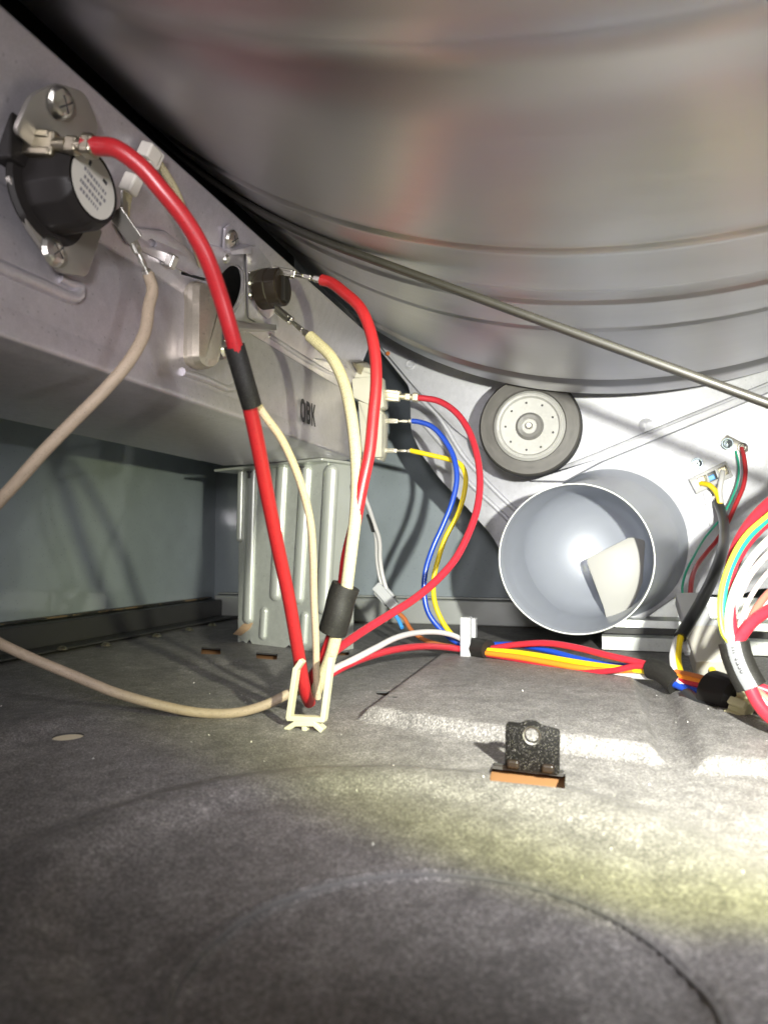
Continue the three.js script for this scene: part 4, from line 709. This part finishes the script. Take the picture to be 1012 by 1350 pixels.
/* ---------------------------------------------------------------- bent tab, lint crumbs */
{
  const a = Fl(665, 1012), b = Fl(739, 1020), u = b.clone().sub(a).setY(0).normalize(), TB = new Plane(V(a.x, 0.0, a.z), u, V(0, 1, 0)), t = thing('metal_tab', 'black bent metal tab with one hole beside its cut opening', 'tab', a.clone().lerp(b, 0.5).setY(0));
  const s = TB.shape([[665, 1013], [666, 956], [669, 951], [686, 953], [694, 949], [706, 950], [714, 956], [736, 961], [738, 966], [737, 1021]], 0.0009), c = TB.uv(701, 969), h = new THREE.Path(); h.absellipse(c.x, c.y, 0.0023, 0.0024, 0, 2 * Math.PI); s.holes.push(h);
  part('blade', TB.plate(s, 0.0011, -0.0006, 0.0003, 16), std(C(1, 1, 1), 0.55, 0, { map: tex(256, 256, (u2, v2, i, j) => { const q = hash(i >> 1, j >> 1) > 0.93 - 0.05 * fbm(u2 * 8, v2 * 8, 2, 8, 8) ? 0.12 + 0.42 * hash(i >> 1, (j >> 1) + 71) : 0.075; return [q, q * 0.97, q * 0.93]; }, true, 1 / 0.025, 1 / 0.025), specularIntensity: 0.25 }), t);
  part('lip', [frame(boxG(0.0255, 0.0010, 0.0012, 0.0004), Fl(696, 1012, 0.0004), u, V(0, 1, 0))], M.tabBlack, t);
  for (const x of [676, 722]) part('gusset', frame(boxG(0.0044, 0.0030, 0.0024, 0.0010), TB.pt(x, x > 700 ? 1013 : 1007, 0.0014), u, V(0, 1, 0)), M.brownPlastic, t);
  part('pressed_eye', latheG([[0.0023, -0.001], [0.0027, 0.0003], [0.0032, 0.0005], [0.0034, 0.0]], TB.o.clone().addScaledVector(TB.u, c.x).addScaledVector(TB.v, c.y).addScaledVector(TB.n, 0.0005), TB.n, 28), M.steel, t);
}
{
  const n = 260, g = new THREE.IcosahedronGeometry(1, 0), im = new THREE.InstancedMesh(g, M.dust, n), q = new THREE.Object3D(); im.name = 'lint_dust'; im.userData = { kind: 'stuff', label: 'loose crumbs of pale lint scattered over the base pan', category: 'lint' }; im.castShadow = im.receiveShadow = true;
  for (let i = 0; i < n; i++) {
    let x, d; do { x = -0.33 + 0.5 * rnd(); d = 0.13 + 0.5 * rnd() * rnd() + 0.12 * rnd(); } while (holes.some((h) => sdHole(h, x, d) < 0.002));
    const r = 0.00010 + 0.00035 * rnd() ** 4; q.position.set(x, panHeight(x, d) + r * 0.5, -d); q.rotation.set(rnd() * 6, rnd() * 6, rnd() * 6); q.scale.set(r * (1 + rnd()), r * 0.6, r); q.updateMatrix(); im.setMatrixAt(i, q.matrix);
  }
  scene.add(im);
}
/* ---------------------------------------------------------------- the torch and the added fill lights, out of frame */
{
  const dir = TORCH_AIM.clone().sub(TORCH).normalize(), t = thing('torch', 'small torch held beside the lens shining on the bulkhead', 'torch', TORCH.clone());
  part('barrel', latheG([[0.0001, -0.10], [0.010, -0.10], [0.0105, -0.03], [0.014, -0.012], [0.014, -0.0015], [0.0128, -0.0012]], TORCH, dir, 40), M.bakelite, t);
  const lens = new THREE.CircleGeometry(0.0125, 40); lens.applyQuaternion(new THREE.Quaternion().setFromUnitVectors(V(0, 0, 1), dir)); const q = TORCH.clone().addScaledVector(dir, -0.0020); lens.translate(q.x, q.y, q.z);
  part('lamp_lens', lens, std(C(0, 0, 0), 0.4, 0, { emissive: C(1, 0.98, 0.95), emissiveIntensity: 6 }), t);
  const d2 = FILL2_AIM.clone().sub(FILL2).normalize(), w = thing('added_fill_lamp', 'unseen round fill light added behind and above the lens', 'lamp', FILL2.clone());
  part('fill_housing', latheG([[0.0001, -0.030], [0.020, -0.030], [0.028, -0.022], [0.029, -0.004], [0.027, -0.0035]], FILL2, d2, 40), M.bakelite, w);
  const l2 = new THREE.CircleGeometry(0.026, 40); l2.applyQuaternion(new THREE.Quaternion().setFromUnitVectors(V(0, 0, 1), d2)); const q2 = FILL2.clone().addScaledVector(d2, -0.0045); l2.translate(q2.x, q2.y, q2.z);
  part('lamp_lens', l2, std(C(0, 0, 0), 0.4, 0, { emissive: C(1, 0.97, 1), emissiveIntensity: 2 }), w);
  const c = thing('added_fill_panel', 'unseen glowing panel added as soft fill in front of the machine', 'lamp', fillLight.position.clone());  // glowing panel added to go with the fill light
  const g = new THREE.BoxGeometry(0.7, 0.5, 0.02); g.applyQuaternion(fillLight.quaternion); const f = V(0, 0, -1).applyQuaternion(fillLight.quaternion); const p = fillLight.position.clone().addScaledVector(f, -0.013); g.translate(p.x, p.y, p.z);
  part('fill_panel', g, std(C(0.8, 0.8, 0.8), 0.5, 0, { emissive: C(1, 0.93, 0.84), emissiveIntensity: 1.5 }), c);
}
scene.traverse((o) => { if (o.isMesh) { o.castShadow = true; o.receiveShadow = true; } });
renderer.render(scene, camera);
